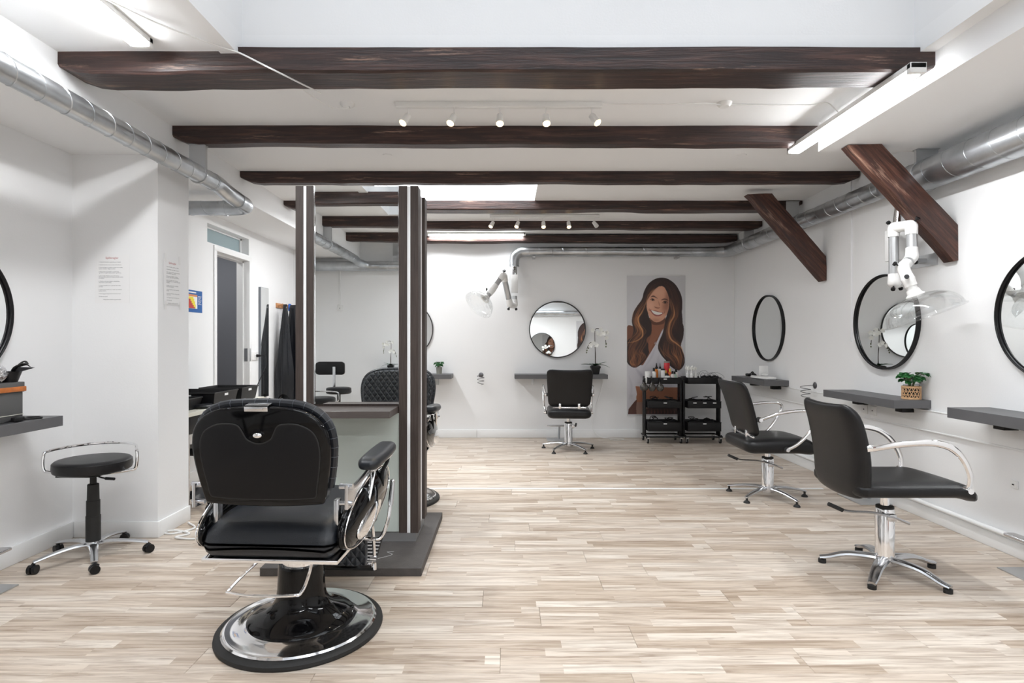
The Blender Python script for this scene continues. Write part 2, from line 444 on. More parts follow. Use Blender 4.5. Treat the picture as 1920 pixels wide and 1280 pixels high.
b = MB(); b.box((XR-0.012, 5.27, H+0.0), (XR, 5.31, H+1.5)); struct(b.build('trim_1', WALL, smooth=False))

# --- ceiling with two roof light openings
SX0, SX1, SY0, SY1 = -1.443, 2.22, 0.40, 3.10
KX0, KX1, KY0, KY1 = -1.30, 0.30, 5.25, 6.14
RX0, RX1, RY0, RY1 = -1.30, 1.70, -1.3, -0.5
def zc(y): return ZC if y < 4.2 else ZC+(ZCB-ZC)*(y-4.2)/(YB-4.2)
b = MB()
def cslab(x0, x1, y0, y1):
    z0, z1 = zc(y0), zc(y1); T = 3.02
    vs = [(x0, y0, z0), (x1, y0, z0), (x1, y1, z1), (x0, y1, z1), (x0, y0, T), (x1, y0, T), (x1, y1, T), (x0, y1, T)]
    V = [b.bm.verts.new(v) for v in vs]
    for f in ((0, 1, 2, 3), (7, 6, 5, 4), (0, 4, 5, 1), (1, 5, 6, 2), (2, 6, 7, 3), (3, 7, 4, 0)): b.bm.faces.new([V[i] for i in f][::-1])
cslab(XBL, XBR, YR, RY0); cslab(XBL, RX0, RY0, RY1); cslab(RX1, XBR, RY0, RY1)
cslab(XBL, XBR, RY1, SY0)
cslab(XBL, SX0, SY0, SY1); cslab(SX1, XBR, SY0, SY1)
cslab(XBL, XBR, SY1, 4.2)
cslab(XBL, XR, 4.2, KY0); cslab(XBL, KX0, KY0, KY1); cslab(KX1, XR, KY0, KY1)
cslab(XBL, XR, KY1, YB)
b.box((XL, YR, ZL), (XBL, YB, 3.02))            # lowered left strip, its inner face is the bulkhead
b.box((XBL, YR, ZL), (-2.29, 0.9, 3.02))
b.box((XBR, YR, ZRL), (XR, 4.2, 3.02))          # lowered right strip
bmesh.ops.recalc_face_normals(b.bm, faces=b.bm.faces[:])
struct(b.build('ceiling', CEIL, smooth=False))
def well(name, x0, x1, y0, y1, top, idx):
    z0 = 3.02; b = MB(); t = 0.08
    b.box((x0-t, y0-t, z0), (x0, y1+t, top)); b.box((x1, y0-t, z0), (x1+t, y1+t, top))
    b.box((x0, y0-t, z0), (x1, y0, top)); b.box((x0, y1, z0), (x1, y1+t, top))
    struct(b.build(name, WALL, smooth=False))
    f = MB(); e = 0.05
    for (a, c) in (((x0, y0), (x1, y0+e)), ((x0, y1-e), (x1, y1)), ((x0, y0), (x0+e, y1)), ((x1-e, y0), (x1, y1)), (((x0+x1)/2-e/2, y0), ((x0+x1)/2+e/2, y1))):
        f.box((a[0], a[1], top-0.06), (c[0], c[1], top))
    fo = struct(f.build('window_%d' % idx, TRIM, smooth=False))
    g = MB(); g.box((x0+e, y0+e, top-0.035), (x1-e, y1-e, top-0.03)); g.build('pane', ACR, fo, smooth=False)
well('wall_rooflight', SX0, SX1, SY0, SY1, 4.1, 1)
well('wall_rooflight', KX0, KX1, KY0, KY1, 3.75, 2)
well('wall_rooflight', RX0, RX1, RY0, RY1, 3.75, 3)
b = MB(); b.box((SX0-0.09, SY0+0.01, ZC-0.012), (SX0+0.003, SY1-0.01, ZC+0.02)); struct(b.build('trim_2', CEIL, smooth=False))

# --- baseboards
def skirting(name, a, b_, bev=0.004):
    q = MB(); q.box(a, b_, bev=bev); return struct(q.build(name, TRIM))
skirting('baseboard_back', (XL, YB-0.018, 0), (-0.42, YB, 0.112)); skirting('baseboard_back', (-0.417, YB-0.018, 0), (XR, YB, 0.112))
skirting('baseboard_left', (XL, YR, 0), (XL+0.018, PY0, 0.112)); skirting('baseboard_left', (XL, DY1+0.07, 0), (XL+0.018, YB-0.02, 0.112))
skirting('baseboard_left', (XL, PY1, 0), (XL+0.018, DY0-0.07, 0.112))
skirting('baseboard_pilaster', (XL+0.02, PY0-0.016, 0), (XBL+0.016, PY0, 0.11)); skirting('baseboard_pilaster', (XBL, PY0, 0), (XBL+0.016, PY1, 0.11))
skirting('baseboard_right', (XR-0.02, YR, 0), (XR, YB-0.02, 0.10))
q = MB(); q.tube([(XR-0.03, YR, 0.125), (XR-0.03, YB-0.03, 0.125)], 0.016, n=12); struct(q.build('trim_pipe', TRIM))
q = MB(); q.box((XR-0.018, YR, H-0.672), (XR, YB, H-0.522), bev=0.004); q.box((XR-0.022, YR, H-0.68), (XR, YB, H-0.668), bev=0.002); q.box((XR-0.022, YR, H-0.527), (XR, YB, H-0.519), bev=0.002)
tr_o = struct(q.build('trim_cable_duct', TRIM))

# --- door and transom
b = MB()
for (a, c) in (((DY0-0.05, 0), (DY0+0.004, DZ)), ((DY1-0.004, 0), (DY1+0.05, DZ)), ((DY0-0.05, DZ-0.004), (DY1+0.05, DZ+0.05))):
    b.box((XL-0.135, a[0], a[1]), (XL+0.012, c[0], c[1]), bev=0.003)
b.box((XL-0.133, DY1-0.022, 0), (XL-0.06, DY1-0.002, DZ-0.002)); b.box((XL-0.132, DY0+0.001, DZ-0.022), (XL-0.06, DY1-0.003, DZ-0.002))
door = struct(b.build('door_1', TRIM))
b = MB(); b.box((XL-0.05, DY1-0.008, 1.12), (XL-0.012, DY1-0.003, 1.27)); b.box((XL-0.001, DY1-0.003, 1.12), (XL+0.014, DY1+0.022, 1.27), bev=0.001); b.build('strike_plate', SATIN, door)
b = MB()
for (a, c) in (((TY0, TZ0), (TY0+0.03, TZ1)), ((TY1-0.03, TZ0), (TY1-0.001, TZ1)), ((TY0, TZ0), (TY1, TZ0+0.02)), ((TY0, TZ1-0.02), (TY1, TZ1))):
    b.box((XL-0.125, a[0], a[1]), (XL-0.085, c[0], c[1]))
win = struct(b.build('window_4', TRIM, smooth=False))
b = MB(); b.box((XL-0.11, TY0+0.03, TZ0+0.02), (XL-0.10, TY1-0.03, TZ1-0.02)); b.build('pane', TRANS, win, smooth=False)

# ================================================================== BEAMS
def beam(x0, x1, y0, y1, h0, h1, label, seed, endc=0.05):
    b = MB(); bm = b.bm; nx = max(10, int((x1-x0)/0.09)); rings = []
    r_ = random.Random(seed)
    for i in range(nx+1):
        s = i/nx; x = x0+(x1-x0)*s
        def nz(k): return noise.noise(Vector((x*1.3, seed*3.7+k, 0)))*0.010+noise.noise(Vector((x*5, seed*1.7+k, 3)))*0.004
        e = 0
        if i == 0 or i == nx: e = endc
        elif i == 1 or i == nx-1: e = 0.25*endc
        yy0, yy1, z0, z1 = y0+nz(0), y1+nz(1), h0+nz(2)*1.2+e, h1
        c = 0.012
        prof = [(yy0, z1), (yy0, z0+c), (yy0+c, z0+nz(4)*.5), (yy1-c, z0+nz(5)*.5), (yy1, z0+c), (yy1, z1)]
        rings.append([bm.verts.new((x, p[0], p[1])) for p in prof])
    for A, B in zip(rings, rings[1:]):
        for j in range(6): bm.faces.new((A[j], A[(j+1) % 6], B[(j+1) % 6], B[j]))
    bm.faces.new(rings[0][::-1]); bm.faces.new(rings[-1])
    bmesh.ops.recalc_face_normals(bm, faces=bm.faces[:])
    cx = (x0+x1)/2
    bmesh.ops.translate(bm, verts=bm.verts[:], vec=(-cx, -y0, 0))
    return tag(b.build('ceiling_beam', BEAM, loc=(cx, y0, 0), ang=0.5), label, 'beam')
HZ = H
beam(XBL, 2.34, 3.05, 3.27, HZ+1.445, HZ+1.578, 'thickest and nearest dark timber beam, under the big roof light', 1, 0.035)
beam(XBL, XBR, 4.10, 4.21, HZ+1.427, HZ+1.555, 'dark timber ceiling beam just behind the front spotlight rail', 2)
beam(XBL, XR-0.01, 5.14, 5.24, HZ+1.436, HZ+1.539, 'third dark beam from the camera, in front of the small roof light', 3)
beam(XBL, XR-0.01, 6.14, 6.34, HZ+1.424, HZ+1.521, 'dark beam behind the small roof light, bluish sheen on its left half', 4)
beam(XBL, XR-0.01, 7.10, 7.24, HZ+1.410, HZ+1.505, 'dark beam behind the rear row of warm spotlights', 5, 0.03)
beam(XBL, XR-0.02, 7.84, 7.995, HZ+1.372, HZ+1.462, 'shortest, rearmost dark beam lying along the back wall', 6, 0.02)
for yy, lb in ((1.35, 'first dark beam behind the camera, seen in the station mirror'), (0.20, 'middle dark beam of those seen only in the station mirror'), (-0.85, 'rearmost dark beam seen in the station mirror')):
    beam(XBL, XBR, yy, yy+0.12, HZ+1.43, HZ+1.555, lb, int(yy*10)+40)

def brace(pts, y0, th, label, seed):
    # face outline in metres on the plane y0, thickness behind it
    b = MB(); n = []
    for i in range(len(pts)):
        a, c = Vector(pts[i]), Vector(pts[(i+1) % len(pts)]); L = (c-a).length; k = max(1, int(L/0.06))
        for j in range(k):
            p = a.lerp(c, j/k); d = noise.noise(Vector((p.x*6, p.y*6, seed)))*0.006
            q = (c-a).normalized(); n.append((p.x-q.y*d, p.y+q.x*d))
    cx = sum(p[0] for p in n)/len(n); cz = sum(p[1] for p in n)/len(n)
    b.prism([(p[0]-cx, p[1]-cz) for p in n], 0, th, 'y', bev=0.006)
    o = b.build('timber_brace', BRACE, loc=(cx, y0, cz), ang=0.5); return tag(o, label, 'beam')
# grain runs along the brace: object is built unrotated, its material uses the local frame turned 48 degrees
def wp(px, py, Z): return ((px-950)*Z/1067, H+(640-py)*Z/1067)
brace([wp(1592, 271, 4.03), wp(1654, 268.5, 4.03), wp(1797, 421, 4.03), wp(1798.5, 487, 4.03), wp(1790, 489, 4.03)], 4.03, 0.10, 'larger, nearer diagonal timber brace with a worn lower end at the right wall', 3)
brace([wp(1402, 363, 5.68), wp(1448, 362, 5.68), wp(1550, 480, 5.68), wp(1550.5, 526, 5.68), wp(1544, 527, 5.68)], 5.68, 0.10, 'smaller, farther diagonal timber brace over the far right round mirror', 8)
nt = BRACE.node_tree
for n in nt.nodes:
    if n.type == 'MAPPING':
        vr = nt.nodes.new('ShaderNodeVectorRotate'); vr.rotation_type = 'Y_AXIS'; vr.inputs['Angle'].default_value = -math.radians(47)
        tcn = [q for q in nt.nodes if q.type == 'TEX_COORD'][0]
        nt.links.new(tcn.outputs['Object'], vr.inputs['Vector']); nt.links.new(vr.outputs[0], n.inputs[0])

# ================================================================== DUCTS
def duct_seam(parent, a, b_, r, pitch):
    a, b_ = Vector(a), Vector(b_); d = b_-a; L = d.length; d.normalize()
    u = d.orthogonal().normalized(); v = d.cross(u); n = int(L/pitch*20); pts = []
    for i in range(n+1):
        s = i/n; th = 2*PI*s*L/pitch; pts.append(a+d*(s*L)+(u*math.cos(th)+v*math.sin(th))*(r+0.0005))
    q = MB(); q.tube(pts, 0.0028, n=4); q.build('spiral_seam', DUCT, parent)
def collar(parent, c, d, r, w_=0.03):
    c, d = Vector(c), Vector(d).normalized(); q = MB()
    q.cyl(c-d*w_/2, c+d*w_/2, r+0.004, 28); q.build('collar', DUCT, parent)
def hanger(parent, c, r, ztop, wdt=0.12):
    q = MB(); x, y, z = c
    q.box((x-wdt/2, y-0.012, z), (x+wdt/2, y+0.012, ztop)); q.box((x-wdt/2, y-0.03, ztop-0.004), (x+wdt/2, y+0.03, ztop))
    q.tube([(x+(r+0.004)*math.cos(a), y, z+(r+0.004)*math.sin(a)) for a in [2*PI*i/24 for i in range(24)]], 0.006, n=6, closed=True, up=(0, 1, 0))
    q.build('hanger_strap', SATIN, parent, smooth=False)

# left duct
dl = thing('ventilation_duct', 'slim galvanised duct along the left bulkhead, bending to the left wall', 'duct')
zz = H+1.222; dx = -2.25; r = 0.062
q = MB()
q.tube([(dx, -1.10, zz), (dx, 4.35, zz)], r, n=28, up=(0, 0, 1))
q.build('straight_pipe', DUCT, dl)
duct_seam(dl, (dx, -1.0, zz), (dx, 4.3, zz), r, 0.16)
q = MB(); q.tube([(dx, 4.33, zz), (dx-0.0, 4.42, zz), (dx+0.01, 4.55, zz-0.03), (dx+0.02, 4.75, zz-0.055)], r+0.002, n=28, k=5); q.build('bend', DUCT, dl)
q = MB(); q.tube([(dx+0.02, 4.74, zz-0.055), (dx+0.02, 4.84, zz-0.06), (dx-0.02, 4.92, zz-0.06), (dx-0.11, 4.955, zz-0.06), (dx-0.20, 4.96, zz-0.06)], r+0.002, n=28, k=5); q.build('elbow', DUCT, dl)
q = MB(); q.tube([(dx-0.19, 4.96, zz-0.06), (XL+0.002, 4.96, zz-0.06)], r, n=28); q.build('straight_pipe', DUCT, dl)
duct_seam(dl, (dx-0.2, 4.96, zz-0.06), (XL+0.01, 4.96, zz-0.06), r, 0.16)
collar(dl, (dx, 4.36, zz), (0, 1, 0), r); collar(dl, (dx+0.02, 4.72, zz-0.055), (0, 1, 0), r); collar(dl, (dx-0.2, 4.96, zz-0.06), (1, 0, 0), r)
hanger(dl, (dx-0.0, 4.15, zz), r, H+1.43); hanger(dl, (dx, 0.26, zz), r, H+1.43)
# rear duct seen in mirrors
zr_ = H+1.16
q = MB(); q.tube([(dx, -1.08, zz), (dx+0.02, -1.2, zz-0.03), (dx+0.12, -1.33, zr_), (dx+0.3, -1.36, zr_)], r, n=20, k=5); q.build('bend', DUCT, dl)
q = MB(); q.tube([(XL+0.05, -1.38, zr_), (XR-0.02, -1.38, zr_)], 0.075, n=24); q.build('straight_pipe', DUCT, dl)
duct_seam(dl, (dx+0.3, -1.38, zr_), (XR-0.3, -1.38, zr_), 0.075, 0.16)
q = MB(); q.box((-1.75, -1.40, zr_), (-1.63, -1.37, ZC-0.0)); q.build('hanger_strap', SATIN, dl, smooth=False)

# right duct
dr = thing('ventilation_duct', 'fat galvanised spiral duct high on the right wall, narrowing and turning along the back wall', 'duct')
z1 = H+1.215; x1 = 3.06
q = MB(); q.tube([(x1, -1.3, z1), (x1, 4.45, z1)], 0.112, n=36); q.build('straight_pipe', DUCT, dr); duct_seam(dr, (x1, -1.2, z1), (x1, 4.42, z1), 0.112, 0.19)
z2 = H+1.255; x2 = 3.085
q = MB(); q.tube([(x1, 4.44, z1), (x1+0.01, 4.52, z1+0.02), (x2, 4.62, z2)], [0.112, 0.105, 0.08], n=36, k=3); q.build('reducer', DUCT, dr)
q = MB(); q.tube([(x2, 4.60, z2), (x2, 7.70, z2)], 0.08, n=32); q.build('straight_pipe', DUCT, dr); duct_seam(dr, (x2, 4.6, z2), (x2, 7.65, z2), 0.08, 0.17)
q = MB(); q.tube([(x2, 7.68, z2), (x2-0.005, 7.79, z2-0.005), (x2-0.06, 7.88, z2-0.01), (x2-0.18, 7.905, z2-0.01)], [0.08, 0.08, 0.075, 0.07], n=30, k=5); q.build('elbow', DUCT, dr)
q = MB(); q.tube([(x2-0.16, 7.905, z2-0.01), (0.24, 7.905, z2-0.01)], 0.067, n=30); q.build('straight_pipe', DUCT, dr); duct_seam(dr, (x2-0.2, 7.905, z2-0.01), (0.3, 7.905, z2-0.01), 0.067, 0.16)
q = MB(); q.tube([(0.26, 7.905, z2-0.01), (0.19, 7.905, z2-0.015), (0.12, 7.90, z2-0.07), (0.105, 7.90, z2-0.14), (0.105, 7.90, z2-0.2)], 0.068, n=28, k=5); q.build('elbow', DUCT, dr)
for zc_ in (0.13, 0.17, 0.21): collar(dr, (0.105, 7.90, z2-zc_), (0, 0, 1), 0.066, 0.012)
for yy in (4.46, 4.60, 5.95): collar(dr, (x1 if yy < 4.5 else x2, yy, z1 if yy < 4.5 else z2), (0, 1, 0), 0.113 if yy < 4.5 else 0.082, 0.03)
hanger(dr, (x1, 4.15, z1), 0.112, ZRL, 0.16); hanger(dr, (x2, 6.15, z2), 0.08, H+1.51, 0.14); hanger(dr, (x2, 7.25, z2), 0.08, H+1.49, 0.12)
hanger(dr, (x1, 1.4, z1), 0.112, ZRL, 0.16)
for xb in (0.36, 2.35):
    q = MB(); q.box((xb, 7.84, z2-0.10), (xb+0.035, YB, z2-0.075)); q.build('wall_bracket', SATIN, dr, smooth=False)

# ================================================================== LIGHTS
def tube_light(name, c, L, horiz, label, w_=0.075, hgt=0.055, power=25, tm=None):
    t = thing(name, label, 'light', c, PI/2 if horiz else 0)
    b = MB(); b.box((-w_/2, -L/2, hgt*0.45), (w_/2, L/2, hgt), bev=0.004); b.build('housing', WPLAST, t)
    b = MB(); b.box((-w_/2+0.006, -L/2+0.03, 0), (w_/2-0.006, L/2-0.03, hgt*0.5), bev=0.012, seg=3); b.build('diffuser', tm or TUBE, t)
    for s in (-1, 1):
        b = MB(); b.box((-w_/2, s*(L/2-0.03), 0.004), (w_/2, s*(L/2), hgt), bev=0.003); b.build('end_cap', WPLAST, t)
    d = bpy.data.lights.new('tube_glow', 'AREA'); d.shape = 'RECTANGLE'; d.size = w_; d.size_y = L-0.06; d.energy = power; d.color = (0.97, 0.985, 1.0)
    lo = bpy.data.objects.new('tube_glow', d); C.objects.link(lo); lo.parent = t; lo.location = (0, 0, -0.004)
    return t
tube_light('tube_light', (-1.87, 2.42, ZC-0.055), 1.02, False, 'lit white tube light on the ceiling at upper left, before the first beam', 0.10, 0.055, 16)
tube_light('tube_light', (2.13, 3.59, H+1.445-0.058), 1.30, False, 'lit white tube light fixed under two beams at upper right', 0.085, 0.058, 13)
tube_light('tube_light', (-0.42, 7.80, H+1.445), 1.36, True, 'lit white tube light running sideways before the rearmost beam', 0.06, 0.045, 9, TUBE2)
tube_light('tube_light', (-1.72, 6.62, H+1.37), 1.26, False, 'added fill tube light under the rear beams, hidden behind the mirror station', 0.085, 0.055, 22, TUBE2)  # extra fixture added out of view to brighten the back of the room
tube_light('tube_light', (0.2, -0.2, ZC-0.055), 1.26, True, 'added fill tube light running sideways on the ceiling behind the camera', 0.10, 0.055, 16)  # invented lamp, unseen, added as fill from behind the camera
tube_light('tube_light', (2.13, 0.8, H+1.38), 1.30, False, 'added fill tube light under the beams behind the camera on the right', 0.085, 0.058, 13)  # another invented unseen tube, fill light for the near right side

def spot_rail(cx, y, z, L, xs, drop, label, unlit=()):
    t = thing('track_rail', label, 'light rail', (cx, y, z))
    b = MB(); b.box((-L/2, -0.02, -0.035), (L/2, 0.02, 0), bev=0.003); b.build('rail', WPLAST, t)
    for i, x in enumerate(xs):
        s = MB(); s.cyl((x-cx, 0, -0.035), (x-cx, 0, -0.035-drop*0.45), 0.004, 8)
        p = s.build('stem', WPLAST, t)
        dirx = [-0.5, -0.35, 0.0, 0.05, 0.6][i]; ydir = -0.55
        d = Vector((dirx, ydir, -1)).normalized(); a = Vector((x-cx, 0, -0.035-drop*0.4))
        s = MB(); s.cyl(a, a+d*0.075, 0.021, 18, 0.026); hd = s.build('spot_head', WPLAST, t)
        s = MB(); s.cyl(a+d*0.076, a+d*0.079, 0.021, 16); s.build('lens', SPOTE if i not in unlit else WPLAST, hd)
        if i not in unlit:
            l = bpy.data.lights.new('spot_beam', 'SPOT'); l.energy = 9; l.color = (1, 0.85, 0.62); l.spot_size = 1.1; l.spot_blend = 0.6; l.shadow_soft_size = 0.03
            lo = bpy.data.objects.new('spot_beam', l); C.objects.link(lo); lo.parent = t; lo.location = a+d*0.09
            lo.rotation_euler = Vector((0, 0, -1)).rotation_difference(d).to_euler()
    return t
spot_rail(-0.05, 3.70, ZC, 1.34, [-0.64+0.298*i for i in range(5)], 0.13, 'white ceiling rail with five lit warm spotlights, between the first two beams')
spot_rail(0.45, 6.76, H+1.505, 1.30, [-0.16+0.298*i for i in range(5)], 0.13, 'rear white ceiling rail with four lit spotlights and one dark', (4,))
for (x, y, lb) in ((-1.04, 3.72, 'white ceiling rose with a dangling cable left of the front spotlight rail'), (1.42, 3.71, 'white ceiling rose with a clipped cable right of the front spotlight rail')):
    b = MB(); b.lathe([(0, -0.028), (0.03, -0.026), (0.045, -0.012), (0.048, 0), (0, 0)]); tag(b.build('ceiling_rose', WPLAST, loc=(x, y, ZC)), lb, 'ceiling fitting')
for (x, y, lb) in ((-0.99, 4.72, 'small flat white ceiling cap left, between second and third beams'), (1.95, 4.72, 'small flat white ceiling cap right, between second and third beams')):
    b = MB(); b.lathe([(0, -0.006), (0.035, -0.005), (0.04, 0), (0, 0)]); tag(b.build('ceiling_disc', CEIL, loc=(x, y, zc(y))), lb, 'ceiling fitting')
def cable(name, pts, r, m, label, k=8):
    b = MB(); b.tube(pts, r, n=6, k=k); return tag(b.build(name, m), label, 'cable')
cable('ceiling_cable', [(-1.82, 2.55, ZC-0.01), (-1.70, 2.75, ZC-0.012), (-1.6, 2.85, ZC-0.02), (-1.5, 2.97, ZC-0.015), (-1.42, 3.015, H+1.53), (-1.30, 3.03, H+1.475), (-1.22, 3.03, H+1.435), (-1.12, 3.2, H+1.432), (-1.08, 3.3, H+1.44)], 0.0045, WPLAST, 'white cable hanging from the left tube light over the nearest beam')
cable('ceiling_cable', [(-1.10, 3.3, H+1.45), (-1.25, 3.35, ZC-0.03), (-1.18, 3.55, ZC-0.05), (-1.10, 3.62, ZC-0.07), (-1.02, 3.68, ZC-0.05), (-1.03, 3.71, ZC-0.02)], 0.004, WPLAST, 'thin white cable looping into the left ceiling rose')
cable('ceiling_cable', [(0.62, 3.70, ZC-0.01), (0.85, 3.66, ZC-0.03), (1.1, 3.62, ZC-0.045), (1.3, 3.67, ZC-0.02), (1.42, 3.70, ZC-0.02)], 0.004, WPLAST, 'thin white cable sagging between the front spotlight rail and right rose')
cable('ceiling_cable', [(1.45, 3.72, ZC-0.006), (1.75, 3.73, ZC-0.006), (2.0, 3.73, ZC-0.006), (2.06, 3.66, ZC-0.02), (2.12, 3.62, H+1.45)], 0.004, WPLAST, 'thin white cable clipped from the right rose to the right tube light')

# ================================================================== BARBER STATION UNIT
UX0, UX1, UY0, UY1 = -1.366, -0.572, 3.68, 4.08
b = MB(); b.box((-1.42, 3.27, 0), (-0.49, 4.34, 0.048), bev=0.003); slab = tag(b.build('floor_slab', SLAB, smooth=False), 'dark grey stone-look slab under the double mirror station', 'platform')
cu = MB(); rr_ = random.Random(4)
u = thing('mirror_station', 'tall double-sided dark veneer mirror station standing on a grey slab', 'salon station')
ZT = H+1.006
b = MB(); b.box((UX0+0.03, UY0+0.03, 0.048), (UX1-0.02, UY1-0.02, 0.112)); b.build('plinth', SATIN, u, smooth=False)
b = MB(); b.box((UX0+0.02, UY0+0.095, 0.112), (UX1-0.02, UY1-0.095, ZT-0.004)); b.build('core_panel', LEDW, u, smooth=False)
for (y0, y1) in ((UY0, UY0+0.105), (UY1-0.105, UY1)):
    for (x0, x1) in ((UX0, UX0+0.117), (UX1-0.125, UX1)):
        wd = x1-x0; a = wd*0.42; c = wd*0.17
        b = MB(); b.box((x0, y0, 0.112), (x0+a, y1, ZT), bev=0.001); b.box((x0+a+c, y0, 0.112), (x1, y1, ZT), bev=0.001)
        pst = b.build('post', VEN, u, smooth=False)
        f0 = y0 < 3.8
        b = MB(); b.box((x0+a, y0+(0.004 if f0 else 0.02), 0.112), (x0+a+c, y1-(0.02 if f0 else 0.004), ZT-0.001)); b.build('light_strip', LEDW, pst, smooth=False)
MX0, MX1 = UX0+0.117, UX1-0.125
for (ya, yb, yc) in ((UY0+0.008, UY0+0.014, UY0+0.014), (UY1-0.014, UY1-0.008, UY1-0.1)):
    b = MB(); b.box((MX0, ya, 0.945), (MX1, yb, ZT-0.0)); b.build('mirror_pane', MIRROR, u, smooth=False)
    b = MB(); b.box((MX0, ya, 0.118), (MX1, yb, 0.885)); b.build('glass_panel', PANEL, u, smooth=False)
b = MB(); b.box((MX0, UY0+0.015, 0.112), (MX1, UY0+0.09, ZT-0.01)); b.box((MX0, UY1-0.09, 0.112), (MX1, UY1-0.015, ZT-0.01)); b.build('backing_board', VEN, u, smooth=False)
for s in (0, 1):
    y0, y1 = (3.415, UY0+0.012) if s == 0 else (UY1-0.012, 4.34)
    b = MB(); b.box((-1.24, y0, 0.888), (-0.703, y1, 0.930), bev=0.0015); b.build('shelf', mat('dark_laminate_shelf%d' % s, rgb(84, 77, 74), 0.32, var=0.12, vscale=20, stretch=(0.5, 10, 10)), u, smooth=False)
for xx in (MX0+0.0035, MX1-0.0035):
    b = MB(); b.box((xx-0.003, UY0+0.001, 0.945), (xx+0.003, UY0+0.009, ZT)); b.build('mirror_edge', CHROME, u, smooth=False)

# ================================================================== BARBER CHAIRS
def mirror_half(hw): return [(-x, z) for x, z in hw[::-1] if x > 1e-6]+[(x, z) for x, z in hw if True]
def outline(hw, k=4):
    pts = hw+[(-x, z) for x, z in hw[::-1] if x > 1e-6]
    return pts
def make_barber(label, loc, rz):
    t = thing('barber_chair', label, 'chair', loc, rz)
    # base
    b = MB(); b.lathe([(0, 0), (0.372, 0), (0.376, 0.008), (0.374, 0.02), (0.362, 0.030), (0.345, 0.032), (0.34, 0.026), (0, 0.026)], n=64); b.build('base_ring', RUBBER, t)
    b = MB(); b.lathe([(0.338, 0.024), (0.345, 0.034), (0.338, 0.041), (0.325, 0.043), (0.31, 0.040), (0.26, 0.052), (0.235, 0.058), (0.2, 0.055)], n=64); b.build('base_dish', CHROME, t)
    b = MB(); b.lathe([(0.236, 0.052), (0.240, 0.060), (0.232, 0.068), (0.20, 0.080), (0.16, 0.098), (0.13, 0.122), (0.113, 0.155), (0.107, 0.20), (0.103, 0.30), (0.100, 0.312), (0, 0.312)], n=56); b.build('pedestal', GLOSSB, t)
    b = MB(); b.cyl((0, 0, 0.31), (0, 0, 0.43), 0.088, 40); b.build('piston', CHROME, t)
    # seat frame and seat
    b = MB(); b.box((-0.29, -0.33, 0.428), (0.29, 0.26, 0.446), bev=0.004); b.box((-0.10, -0.15, 0.40), (0.10, 0.15, 0.43), bev=0.004)
    b.cyl((0.05, -0.20, 0.415), (0.10, -0.20, 0.415), 0.014, 12); b.cyl((0.13, -0.22, 0.405), (0.13, -0.16, 0.405), 0.016, 12)
    b.build('seat_frame', CHROME, t)
    def sf(v):
        v.z += 0.018*math.cos(v.x/0.29*1.3)*(1 if v.z > 0 else 0)
        if v.z > 0: v.z -= 0.05*max(0, (-v.y-0.12)/0.2)**2
        return v
    b = MB(); b.rbox((0, -0.035, 0.522), (0.565, 0.64, 0.152), (0.04, 0.06, 0.06), 14, sf); b.build('seat', LEATHB, t)
    for s in (-1, 1):
        pr = Matrix.Translation((s*0.297, 0.035, 0.582)) @ Matrix.Rotation(math.radians(9), 4, 'X'); b = MB(); b.sphere((0, 0, 0), (0.055, 0.372, 0.128), 20, M=pr)
        pod = b.build('side_panel', GLOSSB, t)
        b = MB(); b.sphere((s*0.040, -0.07, -0.03), (0.022, 0.19, 0.062), 16, M=pr); b.build('chrome_oval', CHROME, pod)
        b = MB(); b.tube([(s*0.02, 0.362*math.cos(a), 0.125*math.sin(a)) for a in [2*PI*i/40 for i in range(40)]], 0.003, n=6, closed=True, up=(1, 0, 0), M=pr); b.build('chrome_edge', CHROME, pod)
        # arm pad
        b = MB(); b.rbox((s*0.335, 0.115, 0.795), (0.112, 0.40, 0.060), (0.035, 0.05, 0.028), 10, lambda v: Vector((v.x*(1-0.15*(abs(v.y)/0.185)**2), v.y, v.z+0.01*(v.y/0.18)))); b.build('armrest', LEATHB, t)
        b = MB(); b.box((s*0.335-0.03, -0.03, 0.758), (s*0.335+0.03, 0.28, 0.766), bev=0.002)
        b.tube([(s*0.345, 0.02, 0.77), (s*0.343, -0.01, 0.72), (s*0.335, -0.06, 0.62), (s*0.315, -0.13, 0.50)], 0.011, n=8, k=4, asp=0.6)
        b.build('arm_strut', CHROME, t)
        b = MB(); b.tube([(s*0.345, 0.27, 0.775), (s*0.345, 0.245, 0.735), (s*0.34, 0.17, 0.70), (s*0.34, 0.165, 0.63)], 0.010, n=8, k=3, asp=0.6); b.build('front_strut', BMETAL, t)
        b = MB(); b.prism([(-0.325, 0.655), (-0.325, 0.755), (-0.29, 0.752), (-0.22, 0.735), (-0.10, 0.745), (0.0, 0.760), (0.02, 0.750), (0.0, 0.735), (-0.08, 0.715), (-0.20, 0.69), (-0.27, 0.655)], s*0.325-0.007, s*0.325+0.007, 'x', bev=0.002)
        b.cyl((s*0.29, -0.30, 0.745), (s*0.345, -0.30, 0.745), 0.013, 12); b.cyl((s*0.29, -0.30, 0.675), (s*0.345, -0.30, 0.675), 0.010, 12)
        b.cyl((s*0.345, 0.0, 0.745), (s*0.345, 0.0, 0.77), 0.016, 12)
        b.build('arm_bracket', ALU, t)
        b = MB(); b.box((s*0.262-0.01, -0.27, 0.50), (s*0.262+0.01, -0.23, 0.68), bev=0.003); b.build('back_hinge', ALU, t)
    # back: half width by height
    hw = [(0.0, 0.662), (0.12, 0.665), (0.235, 0.674), (0.256, 0.684), (0.268, 0.73), (0.282, 0.80), (0.292, 0.87), (0.295, 0.93), (0.286, 0.99), (0.262, 1.035), (0.22, 1.070), (0.16, 1.092), (0.08, 1.10), (0.0, 1.102)]
    hw = [(x*0.965, 0.677+(z-0.662)*0.955) for x, z in hw]
